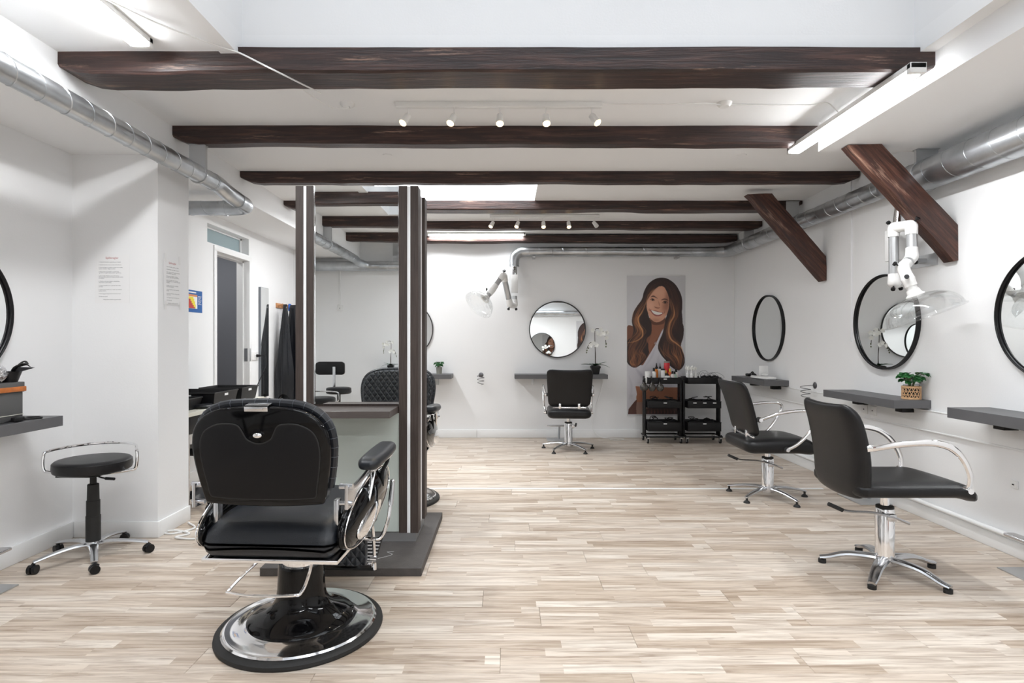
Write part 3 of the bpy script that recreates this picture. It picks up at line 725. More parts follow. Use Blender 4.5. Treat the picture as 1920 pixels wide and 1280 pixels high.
    tilt = Matrix.Translation((0, -0.345, 0.67)) @ Matrix.Rotation(math.radians(9), 4, 'X') @ Matrix.Translation((0, 0, -0.67))
    def sm(hw, k=3):
        c = catmull([(x, z, 0) for x, z in hw], k); return [(max(0, p.x), p.y) for p in c]
    full = outline(sm(hw)); full = [p for i, p in enumerate(full) if i == 0 or (Vector(p)-Vector(full[i-1])).length > 1e-4]
    if (Vector(full[0])-Vector(full[-1])).length < 1e-4: full.pop()
    b = MB(); b.prism(full, -0.022, 0.012, 'y', bev=0.012, seg=3, M=tilt); shell = b.build('back_shell', GLOSSB, t)
    # inset rear panel with notch
    hp = [(0.0, 0.700), (0.12, 0.702), (0.20, 0.708), (0.226, 0.716), (0.234, 0.76), (0.248, 0.84), (0.254, 0.91), (0.246, 0.965), (0.222, 1.003), (0.17, 1.028), (0.115, 1.03), (0.085, 1.022), (0.068, 0.995), (0.052, 0.965), (0.02, 0.948), (0.0, 0.945)]
    hp = [(x*0.965, 0.677+(z-0.662)*0.955) for x, z in hp]
    pp = outline(sm(hp, 3)); pp = [p for i, p in enumerate(pp) if i == 0 or (Vector(p)-Vector(pp[i-1])).length > 1e-4]
    if (Vector(pp[0])-Vector(pp[-1])).length < 1e-4: pp.pop()
    b = MB(); b.prism(pp, -0.0285, -0.018, 'y', bev=0.004, seg=2, M=tilt); b.build('rear_panel', LEATHP, t)
    b = MB(); b.tube([(p[0], -0.0245, p[1]) for p in pp], 0.0035, n=6, closed=True, up=(0, 1, 0), M=tilt); b.build('panel_piping', RUBBER, t)
    # front pad, rounded, quilted
    b = MB(); pad = [(x*0.985, 0.67+(z-0.67)*1.0) for x, z in full]
    b.prism(pad, 0.010, 0.085, 'y', bev=0.030, seg=5, M=tilt); b.build('backrest', QUILT, t)
    b = MB()
    edge = [p for p in full if p[1] > 0.74]; edge.sort(key=lambda p: math.atan2(p[1]-0.85, p[0]))
    edge = [p for p in full if p[1] > 0.74]
    b.tube([(p[0]*0.99, 0.035, p[1]+0.004) for p in edge], 0.019, n=10, up=(0, 1, 0), M=tilt); b.build('edge_roll', LEATHB, t)
    b = MB()
    for i in range(2, len(edge)-2, 2):
        p = edge[i]; q_ = Vector(edge[i+1])-Vector(edge[i-1]); q_.normalize()
        b.tube([(p[0]*0.99+(-q_.y)*0.0*0+math.cos(a)*0.0195*q_.y, 0.035+math.sin(a)*0.0195, p[1]+0.004-math.cos(a)*0.0195*q_.x) for a in [2*PI*j/12 for j in range(12)]], 0.0009, n=4, closed=True, M=tilt)
    b.build('edge_stitching', mat('grey_stitch', (0.09, 0.10, 0.12), 0.6) if 'grey_stitch' not in MATS else MATS['grey_stitch'], t)['kind'] = 'stuff'
    b = MB(); b.box((-0.048, -0.03, 1.082), (0.048, -0.022, 1.106), bev=0.002); b.box((-0.048, -0.03, 1.100), (0.048, 0.03, 1.106), bev=0.002); b.box((-0.03, -0.034, 1.090), (0.03, -0.028, 1.098), bev=0.002)
    bmesh.ops.transform(b.bm, matrix=tilt, verts=b.bm.verts[:]); b.build('headrest_catch', ALU, t)
    b = MB(); b.sphere((0, -0.032, 0.985), (0.020, 0.012, 0.012), 10); b.cyl((0, -0.02, 0.985), (0, -0.034, 0.985), 0.008, 10)
    bmesh.ops.transform(b.bm, matrix=tilt, verts=b.bm.verts[:]); b.build('knob', CHROME, t)
    # pump loop
    b = MB(); b.tube([(-0.07, -0.12, 0.42), (-0.12, -0.25, 0.375), (-0.165, -0.335, 0.320), (-0.155, -0.350, 0.313), (-0.05, -0.36, 0.307), (0.11, -0.35, 0.308), (0.14, -0.33, 0.315), (0.145, -0.27, 0.36), (0.135, -0.19, 0.42)], 0.0065, n=10, k=5); b.build('pump_bar', CHROME, t)
    # side lever
    b = MB(); b.tube([(0.20, 0.05, 0.42), (0.33, 0.05, 0.405), (0.365, 0.06, 0.415), (0.385, 0.10, 0.47), (0.392, 0.13, 0.55)], 0.009, n=10, k=5); lv = b.build('recline_lever', CHROME, t)
    b = MB(); b.tube([(0.392, 0.13, 0.545), (0.395, 0.16, 0.65)], [0.014, 0.012], n=10); b.sphere((0.395, 0.161, 0.655), 0.012, 8); b.build('lever_grip', ALU, lv)
    # calf panel and footrest
    b = MB(); b.rbox((0, 0.315, 0.30), (0.44, 0.05, 0.26), 0.02, 6); b.build('calf_pad', QUILT, t)
    b = MB()
    for s in (-1, 1):
        b.tube([(s*0.245, 0.27, 0.43), (s*0.245, 0.33, 0.36), (s*0.245, 0.36, 0.20), (s*0.245, 0.37, 0.13)], 0.009, n=8, k=3)
        b.cyl((s*0.225, 0.355, 0.19), (s*0.26, 0.355, 0.19), 0.018, 12)
    b.cyl((-0.24, 0.34, 0.175), (0.24, 0.34, 0.175), 0.012, 12); b.box((-0.235, 0.335, 0.145), (0.235, 0.345, 0.165))
    b.build('footrest_frame', CHROME, t)
    b = MB(); mm = Matrix.Translation((0, 0.36, 0.13)) @ Matrix.Rotation(math.radians(30), 4, 'X')
    b.box((-0.24, 0, -0.006), (0.24, 0.22, 0.0), bev=0.002, M=mm)
    fp = b.build('footplate', BMETAL, t)
    b = MB()
    for i in range(9): b.box((-0.235, 0.012+i*0.023, 0.0), (0.235, 0.024+i*0.023, 0.006), bev=0.001, seg=1, M=mm)
    b.build('ribs', ALU, fp)
    return t
bc = make_barber('large black barber chair seen from behind on a round chrome base, facing the station mirror', (-0.970, 2.69, 0), math.radians(-3))
dup(bc, (-0.95, 4.86, 0), PI, 'black barber chair on the far side of the mirror station, mostly hidden by its posts')

# ================================================================== STYLING CHAIRS
def star_leg(a, L=0.335, h0=0.085, h1=0.048, w0=0.030, w1=0.021):
    ca, sa = math.cos(a), math.sin(a)
    b = MB(); b.tube([(ca*r_, sa*r_, h) for r_, h in ((0.02, h0-0.004), (0.10, h0), (0.2, h0-0.008), (0.29, h1+0.006), (L, h1-0.004))], [w0, w0, w0*0.85, w1, w1*0.85], n=10, k=4, asp=0.5)
    return b
def make_styling(label, loc, rz, kind=1, leg_rot=0.0):
    t = thing('styling_chair', label, 'chair', loc, rz)
    sw = 0.265
    if kind == 1:
        def sf(v):
            k = (v.y+0.3)/0.6
            v.z += -0.035*max(0, (v.y-0.12)/0.2)**2 + (0.012*math.cos(v.x*5) if v.z > 0 else 0) - 0.012*math.exp(-((v.y+0.2)/0.1)**2)*(v.z > 0)
            return v
        b = MB(); b.rbox((0, 0.01, 0.477), (0.53, 0.60, 0.125), (0.07, 0.09, 0.05), 14, sf); b.build('seat', LEATH, t)
        def bf(v):
            # flared back: leaning, concave, top lip rolled rearwards
            s = (v.z+0.225)/0.45
            x = v.x*(0.93+0.10*s)
            y = v.y-0.10*s-0.045*s*s*s+0.28*x*x
            z = v.z-0.012*(abs(x)/0.25)**2*(s > 0.7)*0-0.03*math.cos(x/0.27*1.4)*max(0, s-0.6)*0+0.02*(x/0.25)**2*max(0, s-0.5)
            return Vector((x, y, z))
        b = MB(); b.rbox((0, -0.205, 0.785), (0.545, 0.058, 0.45), (0.06, 0.027, 0.06), 14, bf); b.build('backrest', LEATH, t)
        b = MB(); b.box((-0.13, -0.24, 0.535), (-0.10, -0.20, 0.60), bev=0.003); b.box((0.10, -0.24, 0.535), (0.13, -0.20, 0.60), bev=0.003); b.box((-0.20, -0.215, 0.538), (0.20, -0.20, 0.556), bev=0.003); b.build('back_bracket', CHROME, t)
        arm = [(-0.19, 0.705), (-0.12, 0.735), (-0.03, 0.765), (0.08, 0.782), (0.20, 0.786), (0.262, 0.775), (0.275, 0.735), (0.245, 0.665), (0.17, 0.566), (0.10, 0.50), (0.03, 0.462)]
        for s in (-1, 1):
            b = MB(); b.tube([(s*(0.285+0.03*math.sin(PI*i/10)), y, z) for i, (y, z) in enumerate(arm)], 0.0135, n=12, k=4, up=(1, 0, 0))
            b.cyl((s*0.255, -0.19, 0.705), (s*0.30, -0.19, 0.705), 0.016, 14); b.cyl((s*0.25, 0.03, 0.462), (s*0.305, 0.03, 0.462), 0.016, 14)
            b.build('armrest', CHROME, t)
            b = MB(); b.cyl((s*0.25, -0.19, 0.705), (s*0.278, -0.19, 0.705), 0.022, 14); b.cyl((s*0.25, 0.03, 0.462), (s*0.278, 0.03, 0.462), 0.022, 14); b.build('arm_bush', RUBBER, t)
    else:
        def sf(v):
            front = max(0, (v.y-0.20)/0.16)
            v.z -= 0.055*front**2
            if v.z > 0: v.z += 0.008*math.cos(v.x*5)
            return v
        b = MB(); b.rbox((0, 0.03, 0.528), (0.52, 0.66, 0.082), (0.08, 0.04, 0.035), 16, sf); b.build('seat', LEATH, t)
        def bf(v):
            s = (v.z+0.255)/0.51
            bow = math.sin(PI*min(1, max(0, s*0.95)))
            x = v.x*(0.86+0.16*math.sin(PI*min(1, 0.15+s*0.62)))
            y = v.y-0.085*s-0.05*max(0, s-0.75)/0.25*max(0, s-0.75)+0.045*bow*0.6+0.35*x*x
            z = v.z+0.014*(x/0.25)**2*max(0, s-0.5)*2-0.02*(1-(x/0.25)**2)*(s < 0.15)
            return Vector((x, y, z))
        b = MB(); b.rbox((0, -0.275, 0.74), (0.52, 0.080, 0.51), (0.08, 0.036, 0.08), 16, bf); b.build('backrest', LEATH, t)
        arm = [(-0.27, 0.768), (-0.23, 0.775), (-0.12, 0.795), (0.017, 0.806), (0.10, 0.800), (0.17, 0.775), (0.235, 0.715), (0.28, 0.62), (0.278, 0.535)]
        for s in (-1, 1):
            b = MB(); b.tube([(s*(0.262+0.03*math.sin(PI*i/8)), y, z) for i, (y, z) in enumerate(arm)], [0.017, 0.017, 0.017, 0.017, 0.018, 0.019, 0.018, 0.017, 0.016], n=12, k=5, up=(1, 0, 0), asp=0.45)
            b.cyl((s*0.24, 0.276, 0.545), (s*0.285, 0.276, 0.545), 0.017, 14)
            b.build('armrest', CHROME, t)
            b = MB(); b.cyl((s*0.235, -0.225, 0.773), (s*0.274, -0.225, 0.773), 0.012, 12); b.build('arm_bolt', BMETAL, t)
        b = MB(); b.box((-0.09, -0.14, 0.472), (0.09, 0.14, 0.488), bev=0.004); b.build('seat_plate', ALU, t)
    top = 0.335 if kind == 1 else 0.375; st = 0.42 if kind == 1 else 0.49
    b = MB(); b.cyl((0, 0, top), (0, 0, st), 0.024, 20)
    if kind == 1: b.box((-0.11, -0.14, st-0.012), (0.11, 0.14, st+0.0), bev=0.003)
    b.build('piston', CHROME, t)
    b = MB(); b.lathe([(0, 0.05), (0.052, 0.05), (0.056, 0.075), (0.052, 0.09), (0.050, 0.10), (0.050, top-0.01), (0.046, top), (0, top)], n=32); b.build('column', CHROME, t)
    b = MB(); b.lathe([(0.02, top), (0.047, top), (0.047, top+0.012), (0.026, top+0.016)], n=28); b.build('column_cap', RUBBER, t)
    zl = top-0.03
    b = MB(); b.tube([(0.06, 0.10, zl-0.045), (0.068, 0.0, zl-0.005), (0.07, -0.12, zl+0.022), (0.07, -0.24, zl+0.028), (0.07, -0.30, zl+0.038)], 0.010, n=8, k=4, asp=0.8); b.box((0.03, -0.02, zl-0.03), (0.075, 0.02, zl+0.01), bev=0.003); lv = b.build('pump_lever', ALU, t)
    b = MB(); b.tube([(0.07, -0.29, zl+0.036), (0.07, -0.37, zl+0.072)], 0.012, n=10); b.build('lever_grip', RUBBER, lv)
    b = MB(); b.lathe([(0, 0.045), (0.058, 0.048), (0.062, 0.065), (0.056, 0.098), (0.05, 0.10), (0, 0.10)], n=28); b.build('hub', ALU, t)
    for i in range(5):
        a = leg_rot+2*PI*i/5
        lg = star_leg(a, h0=0.082, h1=0.052 if kind == 1 else 0.036, w0=0.028 if kind == 1 else 0.036, w1=0.018 if kind == 1 else 0.026).build('leg', ALU, t)
        x, y = math.cos(a)*0.322, math.sin(a)*0.322
        b = MB()
        if kind == 1: b.lathe([(0, 0), (0.027, 0), (0.027, 0.006), (0.018, 0.018), (0.009, 0.022), (0.009, 0.045), (0, 0.045)], (x, y, 0), n=18)
        else: b.lathe([(0, 0), (0.022, 0), (0.022, 0.022), (0, 0.022)], (x, y, 0), n=18)
        b.build('foot_glide', RUBBER, lg)
    return t
R90 = -PI/2
ca = make_styling('black styling chair at the right wall, farther of two, before the shelf with the tray', (2.27, 4.95, 0), R90, 1, math.radians(72+90))
dup(ca, (0.77, 7.10, 0), math.radians(-3), 'black leather styling chair seen from behind at the back wall, under the round mirror')
for ch in bpy.data.objects:
    if ch.parent and ch.parent.name == 'styling_chair.001' and ch.name.startswith('leg'): pass
make_styling('nearest black styling chair on the right, flat curved chrome arms, rounded back', (2.22, 3.34, 0), R90, 2, math.radians(10+90))

# ================================================================== STOOL LEFT
def caster(b, x, y, a):
    ca_, sa_ = math.cos(a), math.sin(a)
    for s in (-1, 1):
        c = Vector((x-sa_*s*0.013, y+ca_*s*0.013, 0.026)); d = Vector((-sa_, ca_, 0))*0.009
        b.cyl(c-d, c+d, 0.026, 18)
    b.cyl((x, y, 0.03), (x, y, 0.055), 0.010, 10); b.tube([(x+ca_*0.02, y+sa_*0.02, 0.034), (x, y, 0.056), (x-ca_*0.02, y-sa_*0.02, 0.04)], 0.010, n=6)
t = thing('rolling_stool', 'round black seat stool on casters with a chrome hoop rail, by the left pilaster', 'stool', (-2.58, 3.55, 0), 0)
SZ = 0.565
b = MB(); b.lathe([(0, 0), (0.19, 0), (0.205, 0.01), (0.21, 0.03), (0.208, 0.062), (0.195, 0.074), (0.17, 0.078), (0, 0.079)], (0, 0, SZ-0.02), n=48); b.build('seat', LEATH, t)
b = MB(); b.tube([(0.0, -0.0, SZ-0.012)], 0.01) if False else None
hoop = []
ring = [(-0.235, -0.03, -0.010), (-0.258, -0.03, 0.0), (-0.266, -0.03, 0.03), (-0.266, -0.025, 0.085), (-0.255, -0.01, 0.112), (-0.20, 0.10, 0.120), (-0.11, 0.185, 0.122), (0, 0.215, 0.123), (0.11, 0.185, 0.122), (0.20, 0.10, 0.120), (0.255, -0.01, 0.112), (0.266, -0.025, 0.085), (0.266, -0.03, 0.03), (0.258, -0.03, 0.0), (0.235, -0.03, -0.010), (0.12, -0.05, -0.022), (0, -0.06, -0.024), (-0.12, -0.05, -0.022)]
rz_ = Matrix.Rotation(math.radians(8), 4, 'Z')
b = MB(); b.tube([(x, y, z+SZ-0.005) for x, y, z in ring], 0.009, n=10, k=5, closed=True, M=rz_); b.build('hoop_rail', CHROME, t)
b = MB(); b.box((-0.12, -0.15, SZ-0.030), (0.12, 0.12, SZ-0.021), bev=0.003); b.build('seat_plate', BMETAL, t)
b = MB(); b.lathe([(0, 0.10), (0.040, 0.10), (0.040, 0.265), (0.037, 0.268), (0.037, 0.36), (0.033, 0.363), (0.031, 0.46), (0.028, 0.463), (0.018, 0.463), (0.018, SZ-0.025), (0, SZ-0.025)], n=24); b.build('column_shroud', RUBBER, t)
b = MB(); b.tube([(0.03, -0.05, SZ-0.03), (0.11, -0.08, SZ-0.045), (0.16, -0.09, SZ-0.048)], 0.005, n=8, k=3); b.tube([(0.14, -0.088, SZ-0.048), (0.20, -0.10, SZ-0.048)], 0.009, n=8); b.build('height_lever', BPLAST, t)
b = MB(); b.lathe([(0, 0.055), (0.035, 0.06), (0.048, 0.085), (0.04, 0.11), (0, 0.11)], n=20); b.cyl((0, 0, 0.035), (0, 0, 0.06), 0.018, 14); b.build('hub', ALU, t)
for i, adeg in enumerate((12, 84, 156, 228, 300)):
    a = math.radians(adeg+7)
    b = MB(); b.tube([(math.cos(a)*r_, math.sin(a)*r_, h) for r_, h in ((0.02, 0.088), (0.1, 0.096), (0.2, 0.086), (0.30, 0.066))], [0.026, 0.024, 0.021, 0.018], n=10, k=4, asp=0.55)
    lg = b.build('leg', ALU, t)
    b = MB(); caster(b, math.cos(a)*0.30, math.sin(a)*0.30, a+0.9+i); b.build('caster', BPLAST, lg)

# ================================================================== MIRRORS AND SHELVES
def round_mirror(c, normal, label, fm, r=0.40, dep=0.04, fw=0.012, tilt=0):
    # lathe about local z, which points along the normal
    t = thing('round_mirror', label, 'mirror', c)
    q = Vector((0, 0, 1)).rotation_difference(Vector(normal)).to_matrix().to_4x4()
    if tilt: q = Matrix.Rotation(tilt, 4, 'X') @ q
    b = MB(); b.lathe([(r-fw, 0), (r, 0), (r, dep), (r-fw*0.4, dep), (r-fw*0.5, dep-0.006), (r-fw, dep-0.008), (r-fw, dep-0.02), (r-fw*1.6, dep-0.02), (r-fw*1.6, 0.002)], n=96, M=q); b.build('frame', fm, t, ang=0.4)
    b = MB(); b.lathe([(0, dep-0.022), (r-fw, dep-0.022), (r-fw, 0), (0, 0)], n=96, M=q); b.build('mirror_glass', MIRROR, t, smooth=False)
    return t
MZ = H+0.164
round_mirror((XR, 6.93, MZ), (-1, 0, 0), 'far black-framed round mirror on the right wall, above the white tray', MFRAME)
round_mirror((XR, 4.79, MZ), (-1, 0, 0), 'middle black-framed round mirror on the right wall, behind the clear extraction hood', MFRAME)
round_mirror((XR, 3.29, MZ), (-1, 0, 0), 'nearest black-framed round mirror on the right wall, cut by the photo edge', MFRAME)
round_mirror((XL, 3.02, MZ), (1, 0, 0), 'black-framed round mirror on the left wall, only its edge in view', MFRAME)
round_mirror((0.712, YB-0.008, MZ+0.005), (0, -1, 0), 'thin-framed round mirror on the back wall above the single styling chair', MFRAMEG, r=0.398, dep=0.03, fw=0.009, tilt=math.radians(-0.9))
round_mirror((-1.43, YB-0.001, MZ+0.005), (0, -1, 0), 'thin-framed round mirror on the back wall, mostly hidden behind the station posts', MFRAMEG, r=0.398, dep=0.03, fw=0.009)
round_mirror((1.08, YR, MZ), (0, 1, 0), 'round mirror on the wall behind the camera, seen in the back mirror', MFRAMEG, r=0.398, dep=0.03, fw=0.009)

def shelf(a, b_, label, wall, sup=True):
    cx, cy = (a[0]+b_[0])/2, (a[1]+b_[1])/2
    t = thing('wall_shelf', label, 'shelf', (cx, cy, a[2]))
    q = MB(); q.box((a[0]-cx, a[1]-cy, 0), (b_[0]-cx, b_[1]-cy, b_[2]-a[2]), bev=0.0015); q.build('shelf_board', GREYS, t, smooth=False)
    if wall == 'x+':
        q = MB()
        for yy in (-0.28, 0.28): q.box((0.03, yy-0.04, -0.05), (b_[0]-cx, yy+0.04, 0), bev=0.003)
        q.build('bracket', BMETAL, t)
    if wall == 'y':
        q = MB()
        for xx in (-0.38, 0.38): q.box((xx-0.012, 0.09, -0.09), (xx+0.012, b_[1]-cy, 0)); q.box((xx-0.02, b_[1]-cy-0.006, -0.10), (xx+0.02, b_[1]-cy, 0))
        q.build('bracket', SATIN, t, smooth=False)
    return t
SH = H-0.443
shelf((2.917, 4.287, SH-0.062), (XR, 5.243, SH), 'grey wall shelf on the right wall holding a basket plant', 'x+')
shelf((2.917, 6.447, SH-0.062), (XR, 7.38, SH), 'grey wall shelf at the far right holding a white tray', 'x+')
shelf((2.917, 2.82, SH-0.060), (XR, 3.768, SH+0.008), 'empty grey wall shelf at the right photo edge', 'x+')
shelf((XL, 2.53, H-0.515), (-2.717, 3.484, H-0.453), 'grey wall shelf on the left wall holding a charcoal box', '')
shelf((0.108, 7.72, SH-0.066), (1.375, YB, SH-0.008), 'grey wall shelf on the back wall behind the chair, holding an orchid', 'y')
shelf((-1.95, 7.72, SH-0.066), (-0.752, YB, SH-0.004), 'grey wall shelf on the back wall left, holding a small potted plant', 'y')
shelf((-1.98, YR, SH-0.066), (-1.02, YR+0.28, SH-0.004), 'grey wall shelf behind the camera holding an orchid', '')
shelf((0.5, YR, SH-0.066), (1.7, YR+0.28, SH-0.004), 'grey wall shelf behind the camera, under the rear round mirror', '')

# ================================================================== PLANTS
def leaf_shape(b, base, tip, width, droop=0.0, n=8, lobes=False, up=(0, 0, 1)):
    base, tip = Vector(base), Vector(tip); d = tip-base; side = d.cross(Vector(up)); 
    if side.length < 1e-4: side = Vector((1, 0, 0))
    side.normalize(); nn = side.cross(d).normalized(); L = []; 
    for i in range(n+1):
        s = i/n; c = base+d*s-Vector((0, 0, 1))*droop*s*s
        wv = width*math.sin(PI*min(1, 0.08+s*0.92))**0.7*(0.5 if lobes and i % 2 else 1)
        if i == n: wv = width*0.04
        row = []
        for tq in (0.0, 0.0016):
            row += [c-side*wv+nn*(wv*0.25+tq), c+nn*tq, c+side*wv+nn*(wv*0.25+tq)]
        L.append([b.bm.verts.new(p) for p in row])
    for A, B in zip(L, L[1:]):
        for j in (0, 1): b.bm.faces.new((A[j], A[j+1], B[j+1], B[j])); b.bm.faces.new((A[3+j], B[3+j], B[4+j], A[4+j]))
        b.bm.faces.new((A[0], B[0], B[3], A[3])); b.bm.faces.new((A[2], A[5], B[5], B[2]))
def flower(b, c, r, d):
    d = Vector(d).normalized(); u = d.orthogonal().normalized(); v = d.cross(u)
    for i in range(5):
        a = 2*PI*i/5; e = u*math.cos(a)+v*math.sin(a)
        leaf_shape(b, c, Vector(c)+e*r+d*r*0.15, r*0.42, 0, 4, up=tuple(d))
def make_orchid(label, loc, rz=0, sc_=1.0):
    t = thing('orchid', label, 'plant', loc, rz)
    b = MB(); b.prism([(-0.045, -0.045), (0.045, -0.045), (0.045, 0.045), (-0.045, 0.045)], 0, 0.10, 'z')
    for v in b.bm.verts:
        if v.co.z > 0.05: v.co.x *= 1.35; v.co.y *= 1.35
    b.box((-0.066, -0.066, 0.085), (0.066, 0.066, 0.112), bev=0.002); b.build('pot', BPLAST, t)
    b = MB(); b.box((-0.055, -0.055, 0.108), (0.055, 0.055, 0.118)); b.build('soil', SOIL, t)
    for (tip, w_, dr_) in (((-0.20, 0.0, 0.165), 0.035, 0.03), ((0.20, -0.02, 0.185), 0.030, 0.10), ((0.16, 0.04, 0.185), 0.022, 0.02), ((-0.10, -0.09, 0.19), 0.028, 0.05), ((0.05, -0.13, 0.2), 0.03, 0.06)):
        b = MB(); leaf_shape(b, (0, 0, 0.115), tip, w_, dr_); b.build('leaf', LEAFD, t)
    stems = [[(0.0, 0, 0.11), (0.005, 0, 0.25), (-0.005, 0, 0.42), (-0.005, 0, 0.60), (0.03, -0.02, 0.63), (0.09, -0.04, 0.60), (0.125, -0.05, 0.52), (0.14, -0.05, 0.40)],
             [(0.0, 0.01, 0.11), (0.0, 0.01, 0.25), (-0.005, 0.0, 0.38), (-0.04, -0.02, 0.44), (-0.09, -0.03, 0.42), (-0.12, -0.03, 0.35)]]
    for s_ in stems:
        b = MB(); b.tube(s_, 0.0045, n=6, k=5); b.build('stem', STEMD, t)
    rr = random.Random(5)
    for c in ((-0.04, -0.02, 0.60), (0.02, -0.03, 0.565), (0.07, -0.05, 0.61), (0.11, -0.05, 0.56), (0.15, -0.06, 0.57), (0.14, -0.06, 0.50), (0.06, -0.04, 0.55), (-0.03, -0.03, 0.43), (-0.07, -0.04, 0.40), (0.01, -0.03, 0.40)):
        b = MB(); flower(b, c, 0.036, (rr.uniform(-.4, .4), -1, rr.uniform(-.2, .3))); b.build('flower', PETAL, t)
    b = MB()
    for c in ((0.14, -0.05, 0.42), (0.138, -0.05, 0.38), (-0.12, -0.03, 0.33), (-0.10, -0.03, 0.36), (-0.125, -0.035, 0.30)): b.sphere(c, (0.009, 0.009, 0.012), 6)
    b.build('bud', STEM, t)
    return t
oc = make_orchid('white orchid in a black pot on the back wall shelf beside the round mirror', (1.225, 7.86, SH-0.008))
o_ = dup(oc, (-1.78, YR+0.14, SH-0.004), PI, 'white orchid on the shelf behind the camera, seen in the station mirror')
o_.scale = (0.72, 0.72, 0.72)
dup(oc, (1.25, YR+0.14, SH-0.004), PI, 'white orchid below the rear round mirror, behind the camera')
def small_plant(label, loc, basket):
    t = thing('potted_plant', label, 'plant', loc)
    if basket:
        r, h = 0.062, 0.10
        b = MB(); b.lathe([(0, 0.004), (r-0.008, 0.004), (r-0.006, h-0.004), (r-0.012, h-0.004), (r-0.014, 0.02), (0, 0.02)], n=24); b.build('pot', BPLAST, t)
        for z in (0.008, 0.094):
            b = MB(); b.lathe([(r-0.003, z-0.008), (r+0.003, z-0.006), (r+0.003, z+0.006), (r-0.003, z+0.008), (r-0.003, z-0.008)], n=32); b.build('basket_hoop', RATTAN, t)
        b = MB()
        for z in (0.036, 0.064): b.lathe([(r-0.002, z-0.003), (r+0.001, z-0.003), (r+0.001, z+0.003), (r-0.002, z+0.003), (r-0.002, z-0.003)], n=32)
        for i in range(16):
            for s in (-1, 1):
                a0 = 2*PI*i/16; b.tube([(r*math.cos(a0+s*0.55*k/5), r*math.sin(a0+s*0.55*k/5), 0.012+0.078*k/5) for k in range(6)], 0.0026, n=5)
        b.build('woven_cane', RATTAN, t)
        b = MB(); b.lathe([(0, h-0.012), (r-0.01, h-0.012)], n=20); b.build('soil', SOIL, t)
        b = MB(); b.tube([(-r, 0, h-0.01), (-r, 0, h+0.012), (0, -0.01, h+0.014), (r, 0, h+0.012), (r, 0, h-0.01)], 0.0018, n=5); b.build('wire_handle', WIRE, t)
        zt, sc2 = h, 1.0
    else:
        b = MB(); b.lathe([(0, 0), (0.037, 0), (0.042, 0.095), (0.038, 0.095), (0.036, 0.08), (0, 0.08)], n=24); b.build('pot', POTG, t)
        b = MB(); b.lathe([(0, 0.084), (0.037, 0.084)], n=16); b.build('soil', SOIL, t)
        zt, sc2 = 0.09, 0.72
    rr = random.Random(11)
    for i in range(16):
        a = 2.4*i+rr.uniform(-.3, .3); R_ = rr.uniform(0.02, 0.085)*sc2; zz_ = zt+rr.uniform(0.05, 0.12)*sc2-R_*0.2
        p = (R_*math.cos(a), R_*math.sin(a), zz_)
        b = MB(); b.tube([(0.01*math.cos(a), 0.01*math.sin(a), zt-0.01), (p[0]*0.5, p[1]*0.5, zz_-0.03), p], 0.0022, n=5, k=3); st_ = b.build('stem', STEM, t)
        b = MB()
        for k in range(5):
            aa = a+(k-2)*0.62; ll = 0.042*sc2*(1-0.12*abs(k-2)); leaf_shape(b, p, (p[0]+ll*math.cos(aa), p[1]+ll*math.sin(aa), p[2]-0.012+0.012*math.cos(k*2)), 0.021*sc2, 0.008, 4)
        b.build('leaf', LEAFG, st_)
    return t
small_plant('green leafy plant in a woven cane basket on the right wall shelf', (3.115, 4.38, SH), True)
small_plant('small green plant in a grey pot on the left end of the back wall', (-0.93, 7.84, SH-0.004), False)

# ================================================================== SPIRAL DRYER HOLDERS
def spiral_holder(c, nrm, label):
    t = thing('dryer_holder', label, 'wall holder', c)
    nrm = Vector(nrm); q = Vector((0, 0, 1)).rotation_difference(nrm).to_matrix().to_4x4()
    b = MB(); b.lathe([(0, 0), (0.034, 0), (0.034, 0.006), (0.012, 0.016), (0, 0.016)], n=24, M=q); b.build('wall_plate', WIRE, t)
    cc = nrm*0.10; s = Vector((0, 0, 1)).cross(nrm)*0.02
    pts = [tuple(nrm*0.01), tuple(nrm*0.05)]
    for i in range(0, 61):
        a = 2*PI*i/20+PI; rr = 0.052-0.0002*i
        pts.append(tuple(cc+nrm*math.cos(a)*rr+Vector((0, 0, 1)).cross(nrm)*math.sin(a)*rr+Vector((0, 0, -0.0022*i-0.0))))
    b = MB(); b.tube(pts, 0.0035, n=6); b.build('wire_spiral', WIRE, t)
spiral_holder((-0.36, YB, H-0.47), (0, -1, 0), 'chrome spiral hairdryer holder on the back wall between the shelves')
spiral_holder((XR, 5.90, H-0.455), (-1, 0, 0), 'chrome spiral hairdryer holder on the right wall between two shelves')

# ================================================================== SOCKETS
def socket(c, nrm, label, w_=0.08, h_=0.08):
    t = thing('wall_socket', label, 'socket', c); nrm = Vector(nrm); q = Vector((0, 0, 1)).rotation_difference(nrm).to_matrix().to_4x4()
    b = MB(); b.box((-w_/2, -h_/2, 0), (w_/2, h_/2, 0.012), bev=0.003, M=q); b.build('plate', WPLAST, t)
    b = MB(); b.lathe([(0, 0.009), (0.018, 0.009), (0.02, 0.0125), (0.0215, 0.0125)], n=20, M=q); b.build('outlet', TRIM, t)
    b = MB(); b.box((-0.004, -0.006, 0.0125), (0.004, 0.008, 0.014), M=q); b.build('slot', BPLAST, t)
    return t
socket((XR-0.018, 5.05, H-0.60), (-1, 0, 0), 'white socket on the right cable duct under the basket plant shelf')
socket((XR-0.018, 4.93, H-0.60), (-1, 0, 0), 'second white socket beside it on the cable duct, nearer the camera')
socket((XL, 6.76, H-0.17), (1, 0, 0), 'white socket beside the doorway with a black plug', 0.10, 0.17)
t = socket((XR, 3.58, 0.45), (-1, 0, 0), 'round white blank plate low on the right wall', 0.05, 0.05)
